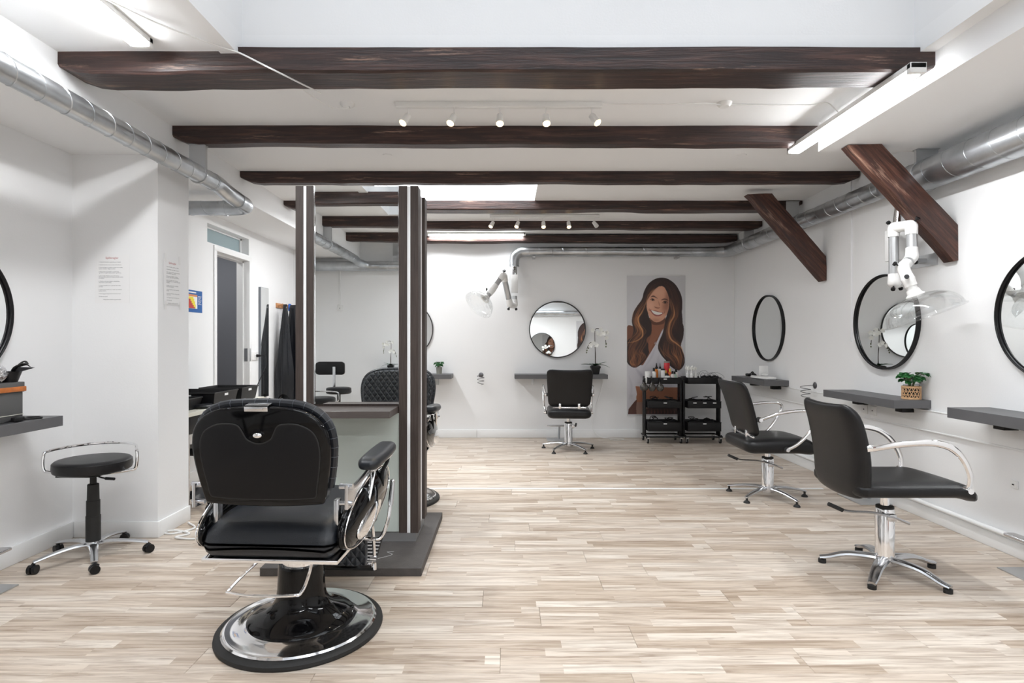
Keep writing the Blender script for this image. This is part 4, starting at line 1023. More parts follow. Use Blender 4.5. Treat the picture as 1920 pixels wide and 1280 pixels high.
socket((-2.60, YR, H+0.52), (0, 1, 0), 'white switch on the wall behind the camera with conduit above', 0.08, 0.09)
b = MB(); b.box((-2.608, YR, H+0.56), (-2.592, YR+0.012, H+1.10)); tag(b.build('conduit', TRIM, smooth=False), 'thin white conduit above the switch behind the camera', 'conduit')
b = MB(); b.cyl((XL+0.012, 6.80, H-0.17), (XL+0.06, 6.80, H-0.17), 0.018, 14, 0.013)
b.tube([(XL+0.05, 6.80, H-0.17), (XL+0.12, 6.80, H-0.18), (XL+0.14, 6.76, H-0.30), (XL+0.10, 6.68, H-0.45), (XL+0.08, 6.6, H-0.58)], 0.005, n=6, k=5)
tag(b.build('plug_cable', BPLAST), 'black plug and cable hanging from the socket by the doorway', 'cable')
cable('wall_cable', [(1.33, 7.90, SH-0.07), (1.34, 7.97, SH-0.15), (1.30, 7.975, 0.6), (1.22, 7.975, 0.35), (1.20, 7.975, 0.16), (1.28, 7.94, 0.03), (1.42, 7.90, 0.006), (1.62, 7.85, 0.006), (1.5, 7.75, 0.006), (1.42, 7.8, 0.006)], 0.004, WPLAST, 'thin white cable from the back shelf down to the floor')
cable('floor_cable', [(-2.36, 4.22, 0.007), (-2.25, 4.10, 0.007), (-2.33, 3.98, 0.007), (-2.42, 4.0, 0.009), (-2.34, 4.03, 0.012), (-2.22, 3.98, 0.007), (-2.27, 3.90, 0.007), (-2.1, 3.88, 0.007), (-1.95, 4.02, 0.007), (-1.75, 4.3, 0.007), (-1.6, 4.6, 0.007)], 0.007, WPLAST, 'white power cable coiled on the floor beside the pilaster')

# ================================================================== EXTRACTION ARMS
def ext_arm(joints, r, label, hood_c, hood_dir, hood_r, boxspec, feed):
    """joints: path of rigid pipe ends; pipes are grey, elbows white, knobs black"""
    t = thing('extraction_arm', label, 'extraction arm', joints[0])
    o = Vector(joints[0]); J = [Vector(j)-o for j in joints]
    (bx0, bx1) = boxspec
    b = MB(); b.box(Vector(bx0)-o, Vector(bx1)-o, bev=0.003); b.build('control_box', WPLAST, t)
    b = MB(); b.cyl(Vector(feed[0])-o, Vector(feed[1])-o, r*0.95, 20); b.build('feed_pipe', CHROME, t)
    for i in range(len(J)-1):
        a, c = J[i], J[i+1]; d = (c-a).normalized(); L = (c-a).length
        b = MB(); b.cyl(a+d*min(r*0.8, L*0.2), c-d*min(r*0.8, L*0.2), r*0.86, 20)
        b.build('arm_pipe', SATIN if i % 2 == 0 or L > 3*r else WPLAST, t)
    for i in range(1, len(J)-1):
        a, j, c = J[i-1], J[i], J[i+1]; d0 = (a-j).normalized(); d1 = (c-j).normalized()
        b = MB(); l0 = min(r*1.8, (a-j).length*0.5); l1 = min(r*1.8, (c-j).length*0.5)
        b.tube([j+d0*l0, j+d0*l0*0.45, j+(d0+d1)*r*0.12, j+d1*l1*0.45, j+d1*l1], [r, r*1.04, r*1.12, r*1.04, r], n=20, k=4)
        el = b.build('elbow', WPLAST, t)
        ax = d0.cross(d1)
        if ax.length < 0.1: ax = Vector((1, 0, 0))
        kd = -(d0+d1)
        kd = kd.normalized() if kd.length > 0.2 else Vector((-1, 0, 0))
        b = MB(); b.cyl(j+kd*r*0.9, j+kd*r*1.5, r*0.16, 8); b.cyl(j+kd*r*1.45, j+kd*r*1.8, r*0.4, 10); b.build('clamp_knob', BPLAST, el)
    hd = Vector(hood_dir).normalized(); q = Vector((0, 0, 1)).rotation_difference(hd).to_matrix().to_4x4(); M = Matrix.Translation(Vector(hood_c)-o) @ q
    R = hood_r; dp = R*0.62
    b = MB(); b.lathe([(r*1.0, -0.03), (r*1.15, 0.0), (r*1.5, 0.012), (r*1.5, 0.018), (r*0.9, 0.02), (r*0.9, -0.03)], n=28, M=M); b.build('hood_collar', WPLAST, t)
    b = MB(); prof = [(r*0.9, 0.016)]
    for i in range(1, 9): prof.append((r*0.9+(R-r*0.9)*math.sin(PI/2*i/8), 0.016+dp*(1-math.cos(PI/2*i/8))))
    prof += [(R*1.05, 0.016+dp+0.004), (R*1.05, 0.016+dp+0.010), (R, 0.016+dp+0.006)]
    prof += [(p[0]-0.004, p[1]+0.001) for p in prof[8:0:-1]]
    b.lathe(prof, n=56, M=M); b.build('clear_hood', ACR, t)
    return t
ha = 7.86
ext_arm([(0.105, 7.86, H+0.66), (0.105, ha, H+0.50), (0.045, ha-0.10, H+0.50), (-0.04, ha-0.22, H+0.885), (-0.055, ha-0.33, H+0.88), (-0.19, ha-0.42, H+0.68), (-0.275, ha-0.47, H+0.565)],
        0.045, 'white jointed extraction arm with clear dish hood on the back wall', (-0.275, ha-0.47, H+0.565), (-0.55, -0.45, -0.62), 0.20,
        ((0.06, 7.82, H+0.68), (0.155, 7.94, H+0.92)), ((0.105, 7.90, H+0.90), (0.105, 7.90, H+1.06)))
ext_arm([(2.99, 4.38, H+0.62), (2.99, 4.34, H+0.45), (2.86, 4.20, H+0.43), (2.857, 4.20, H+0.84), (2.895, 4.07, H+0.83), (2.885, 4.05, H+0.60), (2.765, 3.97, H+0.515), (2.765, 3.92, H+0.43), (2.795, 3.90, H+0.33)],
        0.038, 'white jointed extraction arm with clear dish hood at the right wall, under the larger brace', (2.795, 3.90, H+0.33), (0.35, -0.15, -0.92), 0.235,
        ((2.95, 4.30, H+0.62), (3.05, 4.44, H+0.86)), ((3.0, 4.37, H+0.84), (3.04, 4.38, H+1.12)))
t = thing('wall_bracket', 'grey metal bracket holding the right extraction arm to the wall', 'bracket', (XR, 4.36, H+0.615))
b = MB(); b.box((-0.15, -0.04, -0.015), (-0.008, 0.04, 0.015)); b.build('bracket_arm', SATIN, t, smooth=False)
b = MB(); b.box((-0.01, -0.14, -0.045), (0, 0.14, 0.045)); b.build('wall_plate', SATIN, t, smooth=False)

# ================================================================== POSTER (flat print painted into a colour attribute)
def paint_poster(W=172, Hh=416):
    S = 2; w, h = W*S, Hh*S
    X, Y = np.meshgrid((np.arange(w)+.5)/w*501+22, (np.arange(h)+.5)/h*1225+25)
    img = np.zeros((h, w, 3)); g = 208-8*(Y/1280)+6*np.sin(X/120)
    img[..., 0] = g; img[..., 1] = g; img[..., 2] = g+3
    def spl(p, k=6): return [(v.x, v.y) for v in catmull([(a, b, 0) for a, b in p], k, True)]
    def mask(p, smooth=True):
        P = spl(p) if smooth else p; m = np.zeros((h, w), bool); n = len(P)
        for i in range(n):
            x0, y0 = P[i]; x1_, y1_ = P[(i+1) % n]
            c = ((y0 > Y) != (y1_ > Y))
            with np.errstate(divide='ignore', invalid='ignore'): xi = (x1_-x0)*(Y-y0)/(y1_-y0+1e-9)+x0
            m ^= c & (X < xi)
        return m
    def fill(p, c, smooth=True, al=1.0):
        m = mask(p, smooth); img[m] = img[m]*(1-al)+np.array(c)*al; return m
    def stroke(p, wd, c, al=0.8, taper=True):
        P = [(v.x, v.y) for v in catmull([(a, b, 0) for a, b in p], 10)]; n = len(P)
        for i, (a, b_) in enumerate(P):
            s = i/(n-1); ww = wd*(0.35+0.65*math.sin(PI*s)) if taper else wd
            x0 = int((a-22-3*ww)/501*w); x1_ = int((a-22+3*ww)/501*w)+1; y0 = int((b_-25-3*ww)/1225*h); y1_ = int((b_-25+3*ww)/1225*h)+1
            x0, y0 = max(0, x0), max(0, y0); x1_, y1_ = min(w, x1_), min(h, y1_)
            if x1_ <= x0 or y1_ <= y0: continue
            d2 = (X[y0:y1_, x0:x1_]-a)**2+(Y[y0:y1_, x0:x1_]-b_)**2
            k = (np.exp(-d2/(ww*ww))*al*0.45)[..., None]
            img[y0:y1_, x0:x1_] = img[y0:y1_, x0:x1_]*(1-k)+np.array(c)*k
    def shade(c, r, col, al):
        d = ((X-c[0])/r[0])**2+((Y-c[1])/r[1])**2; k = (np.exp(-d)*al)[..., None]
        return k, np.array(col)
    # arm, chest, shirt, waist
    fill([(22, 476), (70, 466), (110, 500), (120, 560), (60, 640), (22, 660)], (118, 72, 52))
    fill([(200, 400), (345, 400), (340, 480), (270, 640), (165, 800), (120, 760), (130, 560)], (126, 78, 56))
    fill([(95, 985), (300, 990), (478, 985), (455, 1060), (452, 1135), (105, 1135), (100, 1060)], (164, 108, 80), False)
    fill([(108, 1130), (300, 1122), (450, 1120), (475, 1235), (40, 1238), (70, 1170)], (146, 116, 104), False)
    fill([(180, 1185), (460, 1175), (475, 1240), (170, 1240)], (62, 42, 40), False)
    fill([(30, 1238), (36, 1190), (90, 1120), (108, 1105), (100, 1180), (105, 1240)], (88, 56, 48), False)
    fill([(22, 1250), (523, 1250), (523, 1236), (22, 1236)], (196, 196, 198), False)
    for i in range(9): stroke([(200+i*28, 1190), (205+i*28, 1215), (202+i*28, 1232)], 4, (120, 70, 60), 0.9)
    SH_ = [(336, 472), (325, 530), (283, 640), (310, 720), (372, 800), (440, 850), (488, 868), (500, 905), (474, 1000), (380, 1002), (300, 996), (200, 1000), (95, 990), (108, 1060), (92, 1120), (40, 1170), (22, 1200), (22, 826), (100, 822), (160, 805), (210, 720), (270, 620)]
    fill(SH_, (208, 206, 212), False)
    for p, wd, c, al in (([(100, 840), (150, 900), (210, 980)], 16, (176, 174, 184), .7), ([(270, 640), (230, 740), (170, 830)], 9, (182, 180, 188), .8), ([(300, 700), (290, 800), (330, 900)], 14, (188, 186, 194), .6),
                         ([(40, 900), (60, 1000), (40, 1120)], 12, (180, 178, 186), .6), ([(120, 960), (280, 985), (460, 980)], 10, (176, 174, 184), .7), ([(285, 635), (262, 618), (275, 600)], 5, (170, 166, 172), .8)): stroke(p, wd, c, al)
    # hair mass
    dark = (44, 27, 24)
    fill([(326, 43), (262, 55), (205, 98), (168, 165), (150, 232), (108, 292), (76, 352), (64, 425), (78, 500), (62, 560), (22, 600), (22, 690), (22, 775), (52, 815), (92, 828), (150, 795), (205, 715), (212, 640), (190, 585), (225, 520), (200, 420), (230, 250), (320, 200), (370, 300), (350, 430), (330, 520), (288, 640), (312, 712), (355, 765), (405, 825), (470, 850), (514, 795), (512, 720), (485, 640), (505, 560), (508, 470), (486, 400), (497, 300), (490, 205), (445, 112), (385, 60)], dark)
    # neck and face
    fill([(232, 395), (338, 400), (340, 470), (300, 540), (250, 620), (215, 690), (206, 620), (235, 520)], (142, 90, 66))
    fill([(225, 410), (345, 380), (340, 440), (290, 455), (240, 450)], (84, 48, 36), True, 0.75)
    fm = fill([(305, 112), (262, 130), (222, 178), (196, 235), (188, 290), (202, 350), (222, 398), (262, 430), (305, 426), (348, 392), (376, 330), (384, 262), (376, 190), (345, 130)], (216, 160, 132))
    for c, r_, col, al in (((225, 290), (30, 40), (232, 180, 152), .7), ((290, 170), (50, 30), (224, 172, 142), .5), ((345, 300), (26, 50), (150, 96, 72), .6), ((270, 415), (40, 18), (168, 112, 88), .5), ((280, 270), (14, 40), (212, 158, 130), .6), ((368, 250), (20, 90), (110, 66, 50), .6)):
        d = ((X-c[0])/r_[0])**2+((Y-c[1])/r_[1])**2; k = (np.exp(-d)*al*fm)[..., None]; img[:] = img*(1-k)+np.array(col)*k
    for p, wd, c, al in (([(226, 212), (250, 205), (284, 224)], 4.5, (62, 36, 28), 1.6), ([(316, 238), (345, 230), (376, 240)], 4.5, (62, 36, 28), 1.6),
                         ([(222, 236), (240, 228), (262, 240)], 3.5, (40, 24, 20), 1.8), ([(325, 262), (348, 250), (372, 262)], 3.5, (40, 24, 20), 1.8),
                         ([(228, 240), (242, 242), (258, 243)], 3.0, (110, 74, 58), 1.2), ([(330, 266), (348, 268), (368, 268)], 3.0, (110, 74, 58), 1.2),
                         ([(256, 296), (270, 304), (290, 308), (306, 304)], 4, (136, 82, 62), 1.3), ([(286, 240), (298, 270), (302, 292)], 4, (160, 106, 82), .9)): stroke(p, wd, c, al)
    fill([(236, 232), (243, 229), (250, 233), (249, 241), (243, 243), (237, 240)], (34, 22, 18)); fill([(342, 256), (350, 253), (357, 257), (356, 265), (349, 267), (343, 264)], (34, 22, 18))
    fill([(218, 322), (245, 328), (276, 332), (305, 342), (334, 348), (320, 368), (292, 380), (262, 376), (238, 356)], (156, 88, 80))
    fill([(230, 328), (262, 336), (298, 345), (326, 351), (308, 364), (280, 368), (252, 356)], (238, 234, 228))
    stroke([(214, 310), (212, 325), (220, 335)], 3, (140, 88, 68), .8); stroke([(342, 330), (345, 346), (336, 358)], 3, (130, 80, 62), .8)
    # hair over the forehead sides
    fill([(322, 112), (345, 130), (372, 185), (384, 240), (386, 310), (370, 360), (350, 420), (345, 520), (400, 560), (480, 560), (500, 440), (470, 200), (400, 90), (340, 70)], dark)
    fill([(322, 112), (290, 122), (245, 160), (215, 205), (196, 240), (190, 300), (215, 400), (232, 440), (225, 540), (160, 560), (90, 440), (150, 230), (230, 90), (310, 66)], dark)
    rs = random.Random(3)
    def fam(A, B, n, cols, wd, al, j=9):
        for i in range(n):
            s = rs.random(); p = [(a[0]*(1-s)+b_[0]*s+rs.uniform(-j, j), a[1]*(1-s)+b_[1]*s+rs.uniform(-j, j)) for a, b_ in zip(A, B)]
            c = rs.choice(cols); stroke(p, wd*rs.uniform(.4, 1.1), c, al*rs.uniform(.7, 1.7))
    brown = [(84, 50, 36), (104, 62, 42), (66, 40, 30), (126, 78, 50)]; car = [(180, 116, 70), (206, 142, 90), (144, 88, 54), (100, 58, 38)]
    fam([(310, 60), (215, 120), (165, 230), (95, 330), (80, 420), (100, 520)], [(318, 100), (250, 150), (200, 230), (160, 320), (140, 410), (180, 520)], 34, [(58, 36, 30), (80, 48, 36), (96, 58, 42)], 4, .8)
    fam([(150, 250), (85, 350), (75, 430), (95, 510), (45, 590), (28, 640)], [(190, 290), (150, 350), (130, 430), (180, 520), (130, 590), (60, 660)], 30, car, 4, .9)
    fam([(100, 520), (60, 600), (28, 680), (30, 760), (60, 810), (90, 820)], [(200, 560), (190, 620), (150, 690), (190, 720), (160, 770), (110, 818)], 50, brown+car[2:], 5, .9)
    fam([(30, 640), (60, 720), (40, 790), (80, 815)], [(180, 650), (150, 720), (130, 780), (110, 815)], 16, car, 4, .8)
    fam([(335, 55), (420, 110), (470, 220), (470, 330), (460, 430), (490, 520)], [(330, 100), (380, 180), (400, 280), (420, 360), (400, 450), (410, 540)], 40, [(60, 36, 30), (84, 50, 38), (100, 60, 42), (72, 42, 33)], 4.5, .8)
    fam([(385, 250), (400, 340), (370, 430), (355, 520), (370, 600), (440, 640)], [(470, 300), (460, 370), (430, 440), (410, 520), (450, 590), (500, 620)], 36, car+brown, 4.5, .9)
    fam([(340, 520), (300, 620), (320, 700), (380, 770), (440, 830)], [(470, 600), (495, 660), (500, 730), (500, 790), (470, 850)], 56, brown+car[2:], 5, .9)
    fam([(330, 600), (330, 690), (400, 760), (470, 840)], [(480, 640), (500, 700), (505, 760), (490, 820)], 18, car, 4, .8)
    for p, wd, c, al in (([(205, 190), (185, 260), (150, 345), (118, 395), (126, 450), (154, 505), (150, 560), (95, 598), (26, 612)], 6.5, (232, 164, 104), 1.5),
                         ([(398, 230), (425, 320), (425, 380), (392, 440), (382, 520), (400, 580), (450, 620), (490, 660), (512, 730)], 6.5, (226, 158, 102), 1.4),
                         ([(300, 640), (330, 700), (350, 740)], 5, (190, 128, 84), .8), ([(260, 135), (225, 175), (200, 215)], 7, (172, 116, 76), 1.0), ([(385, 210), (398, 280), (408, 340)], 7, (160, 106, 70), .9)): stroke(p, wd, c, al)
    im = img.reshape(Hh, S, W, S, 3).mean(axis=(1, 3))
    return np.clip(im, 0, 255)/255
def poster_obj(x0, x1, z0, z1, y, face, label):
    im = paint_poster(); Hh, W = im.shape[:2]
    xs = np.linspace(x0, x1, W+1); zs = np.linspace(z1, z0, Hh+1)
    if face > 0: xs = xs[::-1]
    XX, ZZ = np.meshgrid(xs, zs); verts = np.stack([XX, np.full_like(XX, y), ZZ], -1).reshape(-1, 3)
    i, j = np.meshgrid(np.arange(Hh), np.arange(W), indexing='ij'); a = (i*(W+1)+j).ravel()
    faces = np.stack([a, a+W+1, a+W+2, a+1], -1)
    cx, cz = (x0+x1)/2, (z0+z1)/2
    verts -= np.array([cx, y, cz])
    me = bpy.data.meshes.new('printed_face'); me.from_pydata(verts.tolist(), [], faces.tolist())
    ca_ = me.color_attributes.new('print', 'FLOAT_COLOR', 'CORNER')
    l = np.where(im <= 0.04045, im/12.92, ((im+0.055)/1.055)**2.4).reshape(-1, 3)
    col = np.ones((len(l), 4, 4), np.float32); col[..., :3] = l[:, None, :]
    ca_.data.foreach_set('color', col.ravel())
    m = mat('poster_print', (0.5, 0.5, 0.5), 0.5); n = m.node_tree.nodes.new('ShaderNodeAttribute'); n.attribute_name = 'print'
    m.node_tree.links.new(n.outputs['Color'], m.node_tree.nodes['Principled BSDF'].inputs['Base Color'])
    me.materials.append(m)
    t = thing('wall_poster', label, 'poster', (cx, y, cz))
    o = bpy.data.objects.new('printed_face', me); C.objects.link(o); o.parent = t; o.location = (0, -0.0006*face*-1 if face < 0 else 0.0006, 0)
    o.location.y = 0.0008*face
    b = MB(); b.box((x0-cx, -0.004*face, z0-cz), (x1-cx, 0, z1-cz)); b.build('backing', PAPER, t, smooth=False)
    b = MB(); b.box((x0-cx-0.004, -0.004*face, z1-cz), (x1-cx+0.004, 0.004*face, z1-cz+0.008)); b.box((x0-cx-0.004, -0.004*face, z0-cz-0.01), (x1-cx+0.004, 0.004*face, z0-cz)); b.build('hanging_rail', WPLAST, t, smooth=False)
    return t
pst = poster_obj(1.69, 2.51, H-1.045, H+0.925, YB-0.008, -1, 'tall poster of a smiling long-haired person in a white shirt on the back wall')
dup(pst, (2.55, YR+0.006, H-0.06), PI, 'tall hair poster on the wall behind the camera, seen in the back mirror')

# ================================================================== TROLLEYS
def trolley(x0, loc_y, label, notes):
    W, D = 0.50, 0.32
    t = thing('trolley', label, 'trolley', (x0+W/2, loc_y, 0))
    b = MB()
    for sx in (-1, 1):
        X = sx*(W/2-0.012)
        b.tube([(X, -D/2+0.03, 0.075), (X, -D/2+0.02, 0.09), (X, -D/2+0.05, 0.10)], 0.011, n=8)
        for yy in (-0.035, 0.035): b.box((X-0.012, yy-0.022, 0.095), (X+0.012, yy+0.022, 0.83), bev=0.003)
        b.tube([(X, -D/2+0.02, 0.088), (X, D/2-0.02, 0.088)], 0.011, n=8)
    for yy in (-D/2+0.02, D/2-0.02): b.tube([(-W/2+0.012, yy, 0.088), (W/2-0.012, yy, 0.088)], 0.011, n=8)
    b.build('frame', BMETAL, t)
    for k, z in enumerate((0.79, 0.47, 0.165)):
        hh = 0.085 if k == 0 else (0.09 if k == 1 else 0.12)
        b = MB(); w2, d2 = W/2-0.03, D/2
        b.box((-w2, -d2, z), (w2, d2, z+0.006)); b.box((-w2, -d2, z), (w2, -d2+0.006, z+hh), bev=0.002); b.box((-w2, d2-0.006, z), (w2, d2, z+hh), bev=0.002)
        b.box((-w2, -d2, z), (-w2+0.006, d2, z+hh), bev=0.002); b.box((w2-0.006, -d2, z), (w2, d2, z+hh), bev=0.002)
        b.box((-w2-0.003, -d2-0.004, z+hh-0.008), (w2+0.003, -d2+0.004, z+hh), bev=0.002)
        tr_ = b.build('tray', BMETAL, t)
        for (nx, nk) in notes:
            if nk == k:
                b = MB(); b.box((nx-0.022, -d2-0.0065, z+hh-0.026), (nx+0.022, -d2-0.0042, z+hh-0.014)); b.build('paper_label', PAPER, tr_, smooth=False)
    for sx in (-1, 1):
        for sy in (-1, 1):
            b = MB(); x, y = sx*(W/2-0.03), sy*(D/2-0.03)
            b.cyl((x-0.010, y+0.01, 0.028), (x+0.010, y+0.01, 0.028), 0.028, 18); c = b.build('caster', BPLAST, t)
            b = MB(); b.box((x-0.016, y-0.015, 0.028), (x-0.012, y+0.022, 0.07)); b.box((x+0.012, y-0.015, 0.028), (x+0.016, y+0.022, 0.07)); b.box((x-0.016, y-0.015, 0.066), (x+0.016, y+0.022, 0.08)); b.build('fork', ALU, c, smooth=False)
    return t
TY = 7.66
trolley(1.84, TY, 'left black three-tier trolley crowded with bottles, before the poster', [(0.0, 0), (0.0, 1), (0.0, 2)])
trolley(2.36, TY, 'right black three-tier trolley holding white nozzle bottles and wires', [(-0.13, 1), (0.0, 1), (0.13, 1), (0.0, 2)])
def bottle(x, y, z, r, h, m, capm, capk, label, cat='bottle', name='bottle', squash=1):
    t = thing(name, label, cat, (x, y, z))
    b = MB(); sh = h*0.78
    if capk == 'wide': b.lathe([(0, 0), (r*.95, 0), (r, 0.004), (r, h-0.004), (r*.95, h), (0, h)], n=20)
    else: b.lathe([(0, 0), (r*.95, 0), (r, 0.005), (r, sh*0.85), (r*0.8, sh*0.95), (r*0.4, sh), (0, sh)], n=20)
    b.build('body', m, t)
    b = MB()
    if capk == 'wide': b.lathe([(0, h), (r*0.98, h), (r*0.98, h+0.02), (0, h+0.02)], n=20)
    elif capk == 'nozzle': b.lathe([(0, sh), (r*0.55, sh), (r*0.5, sh+h*0.10), (r*0.2, sh+h*0.14), (r*0.08, sh+h*0.34), (0, sh+h*0.34)], n=14)
    else: b.lathe([(0, sh), (r*0.5, sh), (r*0.48, h), (0, h)], n=14)
    b.build('cap', capm, t); return t
ZT1 = 0.796
items = [(-0.215, -0.04, 0.035, 0.135, WPLAST, WPLAST, 'wide', 'short wide white tub at the left end of the bottle trolley', 'tub'),
 (-0.175, 0.08, 0.024, 0.15, WPLAST, BPLAST, 'cap', 'white bottle with black cap at the back left of the trolley', 'bottle'),
 (-0.125, -0.03, 0.027, 0.20, WPLAST, BPLAST, 'cap', 'slim white bottle with black cap, left of the amber bottle', 'bottle'),
 (-0.075, 0.03, 0.025, 0.235, ORAB, BPLAST, 'nozzle', 'amber orange bottle with black pointed nozzle', 'bottle'),
 (-0.045, 0.10, 0.027, 0.235, WPLAST, BPLAST, 'nozzle', 'tall white bottle with pointed black nozzle behind the amber bottle', 'bottle'),
 (0.0, 0.09, 0.026, 0.235, WPLAST, BPLAST, 'nozzle', 'tall white nozzle bottle left of the red can', 'bottle'),
 (0.005, -0.03, 0.026, 0.17, WPLAST, BPLAST, 'wide', 'white jar with broad black cap in the trolley front', 'bottle'),
 (0.052, -0.09, 0.036, 0.13, WPLAST, BPLAST, 'nozzle', 'squat bottle with large black top, front centre of the trolley', 'bottle'),
 (0.055, 0.0, 0.024, 0.165, BPLAST, YELB, 'cap', 'black bottle with a yellow cap', 'bottle'),
 (0.095, 0.08, 0.036, 0.265, REDB, POTG, 'wide', 'tall bright red can with grey cap, tallest on the trolley', 'can'),
 (0.115, 0.0, 0.026, 0.19, mat('orange_bottle', rgb(232, 110, 50), 0.35), YELB, 'cap', 'bright orange bottle beside the red can', 'bottle'),
 (0.125, -0.09, 0.025, 0.16, PINKB, BPLAST, 'cap', 'small pale bottle with black cap before the orange bottle', 'bottle'),
 (0.165, -0.06, 0.024, 0.155, MINTB, BPLAST, 'cap', 'small mint green bottle with black cap', 'bottle'),
 (0.205, 0.0, 0.028, 0.185, PINKB, BPLAST, 'cap', 'pale pink tube bottle with black cap, rightmost on the trolley', 'bottle')]
for (dx_, dy_, r_, h_, m_, cm, ck, lb, ct) in items:
    bottle(1.84+0.25+dx_*0.93, TY+dy_, ZT1, r_*1.08, h_*1.0, m_, cm, ck, lb, ct)
for i, (xx, yy) in enumerate(((-0.19, -0.05), (-0.15, -0.09), (-0.13, 0.0), (-0.09, -0.07))):
    t = bottle(2.36+0.25+xx, TY+yy, ZT1, 0.022, 0.175, WPLAST, WPLAST, 'nozzle', ['white nozzle bottle at the far left of the right trolley', 'second white nozzle bottle of the right trolley, at its front edge', 'white nozzle bottle at the back of the cluster on the right trolley', 'fourth white nozzle bottle, right side of the cluster on the right trolley'][i])
b = MB()
for i in range(26):
    a = i*0.9; R_ = 0.02+0.05*random.random()
    b.sphere((R_*math.cos(a), R_*math.sin(a)*0.8, 0.17+0.03*random.random()), (0.014, 0.012, 0.02), 5)
tag(b.build('cotton_bundle', PETAL, loc=(2.36+0.25-0.14, TY-0.04, ZT1+0.012)), 'white fluffy neck strip bundle over the nozzle bottles', 'bundle')
bottle(2.36+0.25-0.045, TY-0.10, ZT1, 0.018, 0.10, WPLAST, WPLAST, 'nozzle', 'short single white nozzle bottle beside the cluster')
b = MB(); rw = random.Random(2)
for i in range(9):
    x0 = rw.uniform(-0.02, 0.16); x1_ = x0+rw.uniform(0.06, 0.2); hgt = rw.uniform(0.08, 0.17)
    b.tube([(x0, rw.uniform(-.08, .08), 0.02), (x0+0.01, 0, hgt*0.8), ((x0+x1_)/2, 0, hgt), (x1_, rw.uniform(-.05, .05), hgt*0.5), (min(x1_+0.02, 0.24), 0, 0.03)], 0.0018, n=5, k=5)
tag(b.build('wire_loops', WIRE, loc=(2.36+0.21, TY, ZT1+0.01)), 'tangle of thin grey wires arching over the right trolley', 'wires')
b = MB()
for i in range(10):
    x = 0.0+i*0.022; b.rbox((x, 0.02*(i % 3-1), 0.078+0.004*(i % 3)), (0.018, 0.06, 0.02), 0.004, 2)
tag(b.build('hair_clips', BPLAST, loc=(2.36+0.25, TY-0.05, ZT1+0.006)), 'row of black hair clips along the right trolley top tray', 'clips')
# spray flasks hanging from the left trolley
for i, (xx, lb) in enumerate(((1.80, 'leftmost smoked round spray flask hanging on the trolley corner'), (1.905, 'middle smoked round spray flask hanging on the trolley front'), (2.01, 'rightmost smoked round spray flask hanging on the trolley front'))):
    t = thing('spray_bottle', lb, 'spray bottle', (xx, TY-0.205, 0.70))
    k = 1.15 if i == 0 else 1.0
    b = MB(); b.lathe([(0, -0.005), (0.025, 0), (0.043*k, 0.022), (0.049*k, 0.048), (0.042*k, 0.075), (0.02, 0.098), (0.012, 0.115), (0.012, 0.13), (0, 0.13)], n=24); b.build('flask', SMOKE, t)
    b = MB(); b.cyl((0, 0, 0.12), (0, 0, 0.155), 0.014, 14); b.box((-0.01, -0.045, 0.15), (0.01, 0.025, 0.172), bev=0.003); b.tube([(0, -0.02, 0.15), (0, -0.035, 0.125), (0, -0.03, 0.10)], 0.004, n=6, k=3); b.build('spray_head', BPLAST, t)
# hair tools lying in the lower trays
def tool(x, y, z, rz, label, seed):
    t = thing('hair_tool', label, 'hair tool', (x, y, z), rz); rr = random.Random(seed)
    b = MB(); b.tube([(-0.08, 0, 0.028), (-0.02, 0, 0.03), (0.04, 0, 0.03), (0.09, 0, 0.027)], [0.020, 0.027, 0.024, 0.016], n=12, k=3); b.build('body', BPLAST, t)
    b = MB(); pts = [(-0.08, 0, 0.028)]
    for i in range(7): pts.append((-0.04+0.05*math.cos(i*1.9)+0.01*i, 0.05*math.sin(i*1.9), 0.05+rr.uniform(0.0, 0.05)))
    b.tube(pts, 0.005, n=6, k=5); b.build('cord', BPLAST, t)
names = ['in the left trolley middle tray, left side', 'in the left trolley middle tray, right side', 'in the left trolley bottom tray, left side', 'in the left trolley bottom tray, right side',
         'in the right trolley middle tray, left side', 'in the right trolley middle tray, right side', 'in the right trolley bottom tray, left side', 'in the right trolley bottom tray, right side']
kk = 0
for tx in (1.84, 2.36):
    for z in (0.478+0.04, 0.173+0.07):
        for sx in (-0.1, 0.1):
            tool(tx+0.25+sx, TY-0.02, z, random.uniform(-.5, .5), 'black corded hair tool '+names[kk], kk); kk += 1

# ================================================================== WHITE TRAY ON FAR SHELF
b = MB(); b.rbox((0, 0, 0.018), (0.16, 0.42, 0.036), (0.05, 0.05, 0.012), 8); tag(b.build('white_tray', WPLAST, loc=(3.03, 6.72, SH)), 'long white rounded tray on the far right wall shelf', 'tray')
b = MB(); b.box((-0.055, -0.006, 0), (0.055, 0.006, 0.115), bev=0.003); b.box((-0.05, 0.004, 0), (0.05, 0.03, 0.006)); tag(b.build('card_stand', WPLAST, loc=(3.07, 6.80, SH+0.037)), 'small white card stand behind the white tray', 'card')
b = MB(); b.tube([(0, 0.0, 0.02), (0.03, -0.05, 0.012), (0.0, -0.10, 0.02), (-0.04, -0.05, 0.05), (0.01, 0.03, 0.06), (0.04, 0.08, 0.03), (0, 0.13, 0.012), (-0.03, 0.08, 0.02), (0.0, 0.02, 0.045), (0.02, -0.04, 0.03)], 0.007, n=7, k=6); b.rbox((0, 0.14, 0.018), (0.04, 0.09, 0.035), 0.012, 3)
tag(b.build('coiled_cord', BPLAST, loc=(3.00, 6.93, SH+0.012)), 'coiled black power cord beside the white tray', 'cord')
b = MB(); b.rbox((0, 0, 0.016), (0.05, 0.09, 0.032), 0.013, 4); tag(b.build('clipper_charger', WPLAST, loc=(3.05, 6.72, SH+0.037)), 'small white rounded device lying on the white tray', 'device')

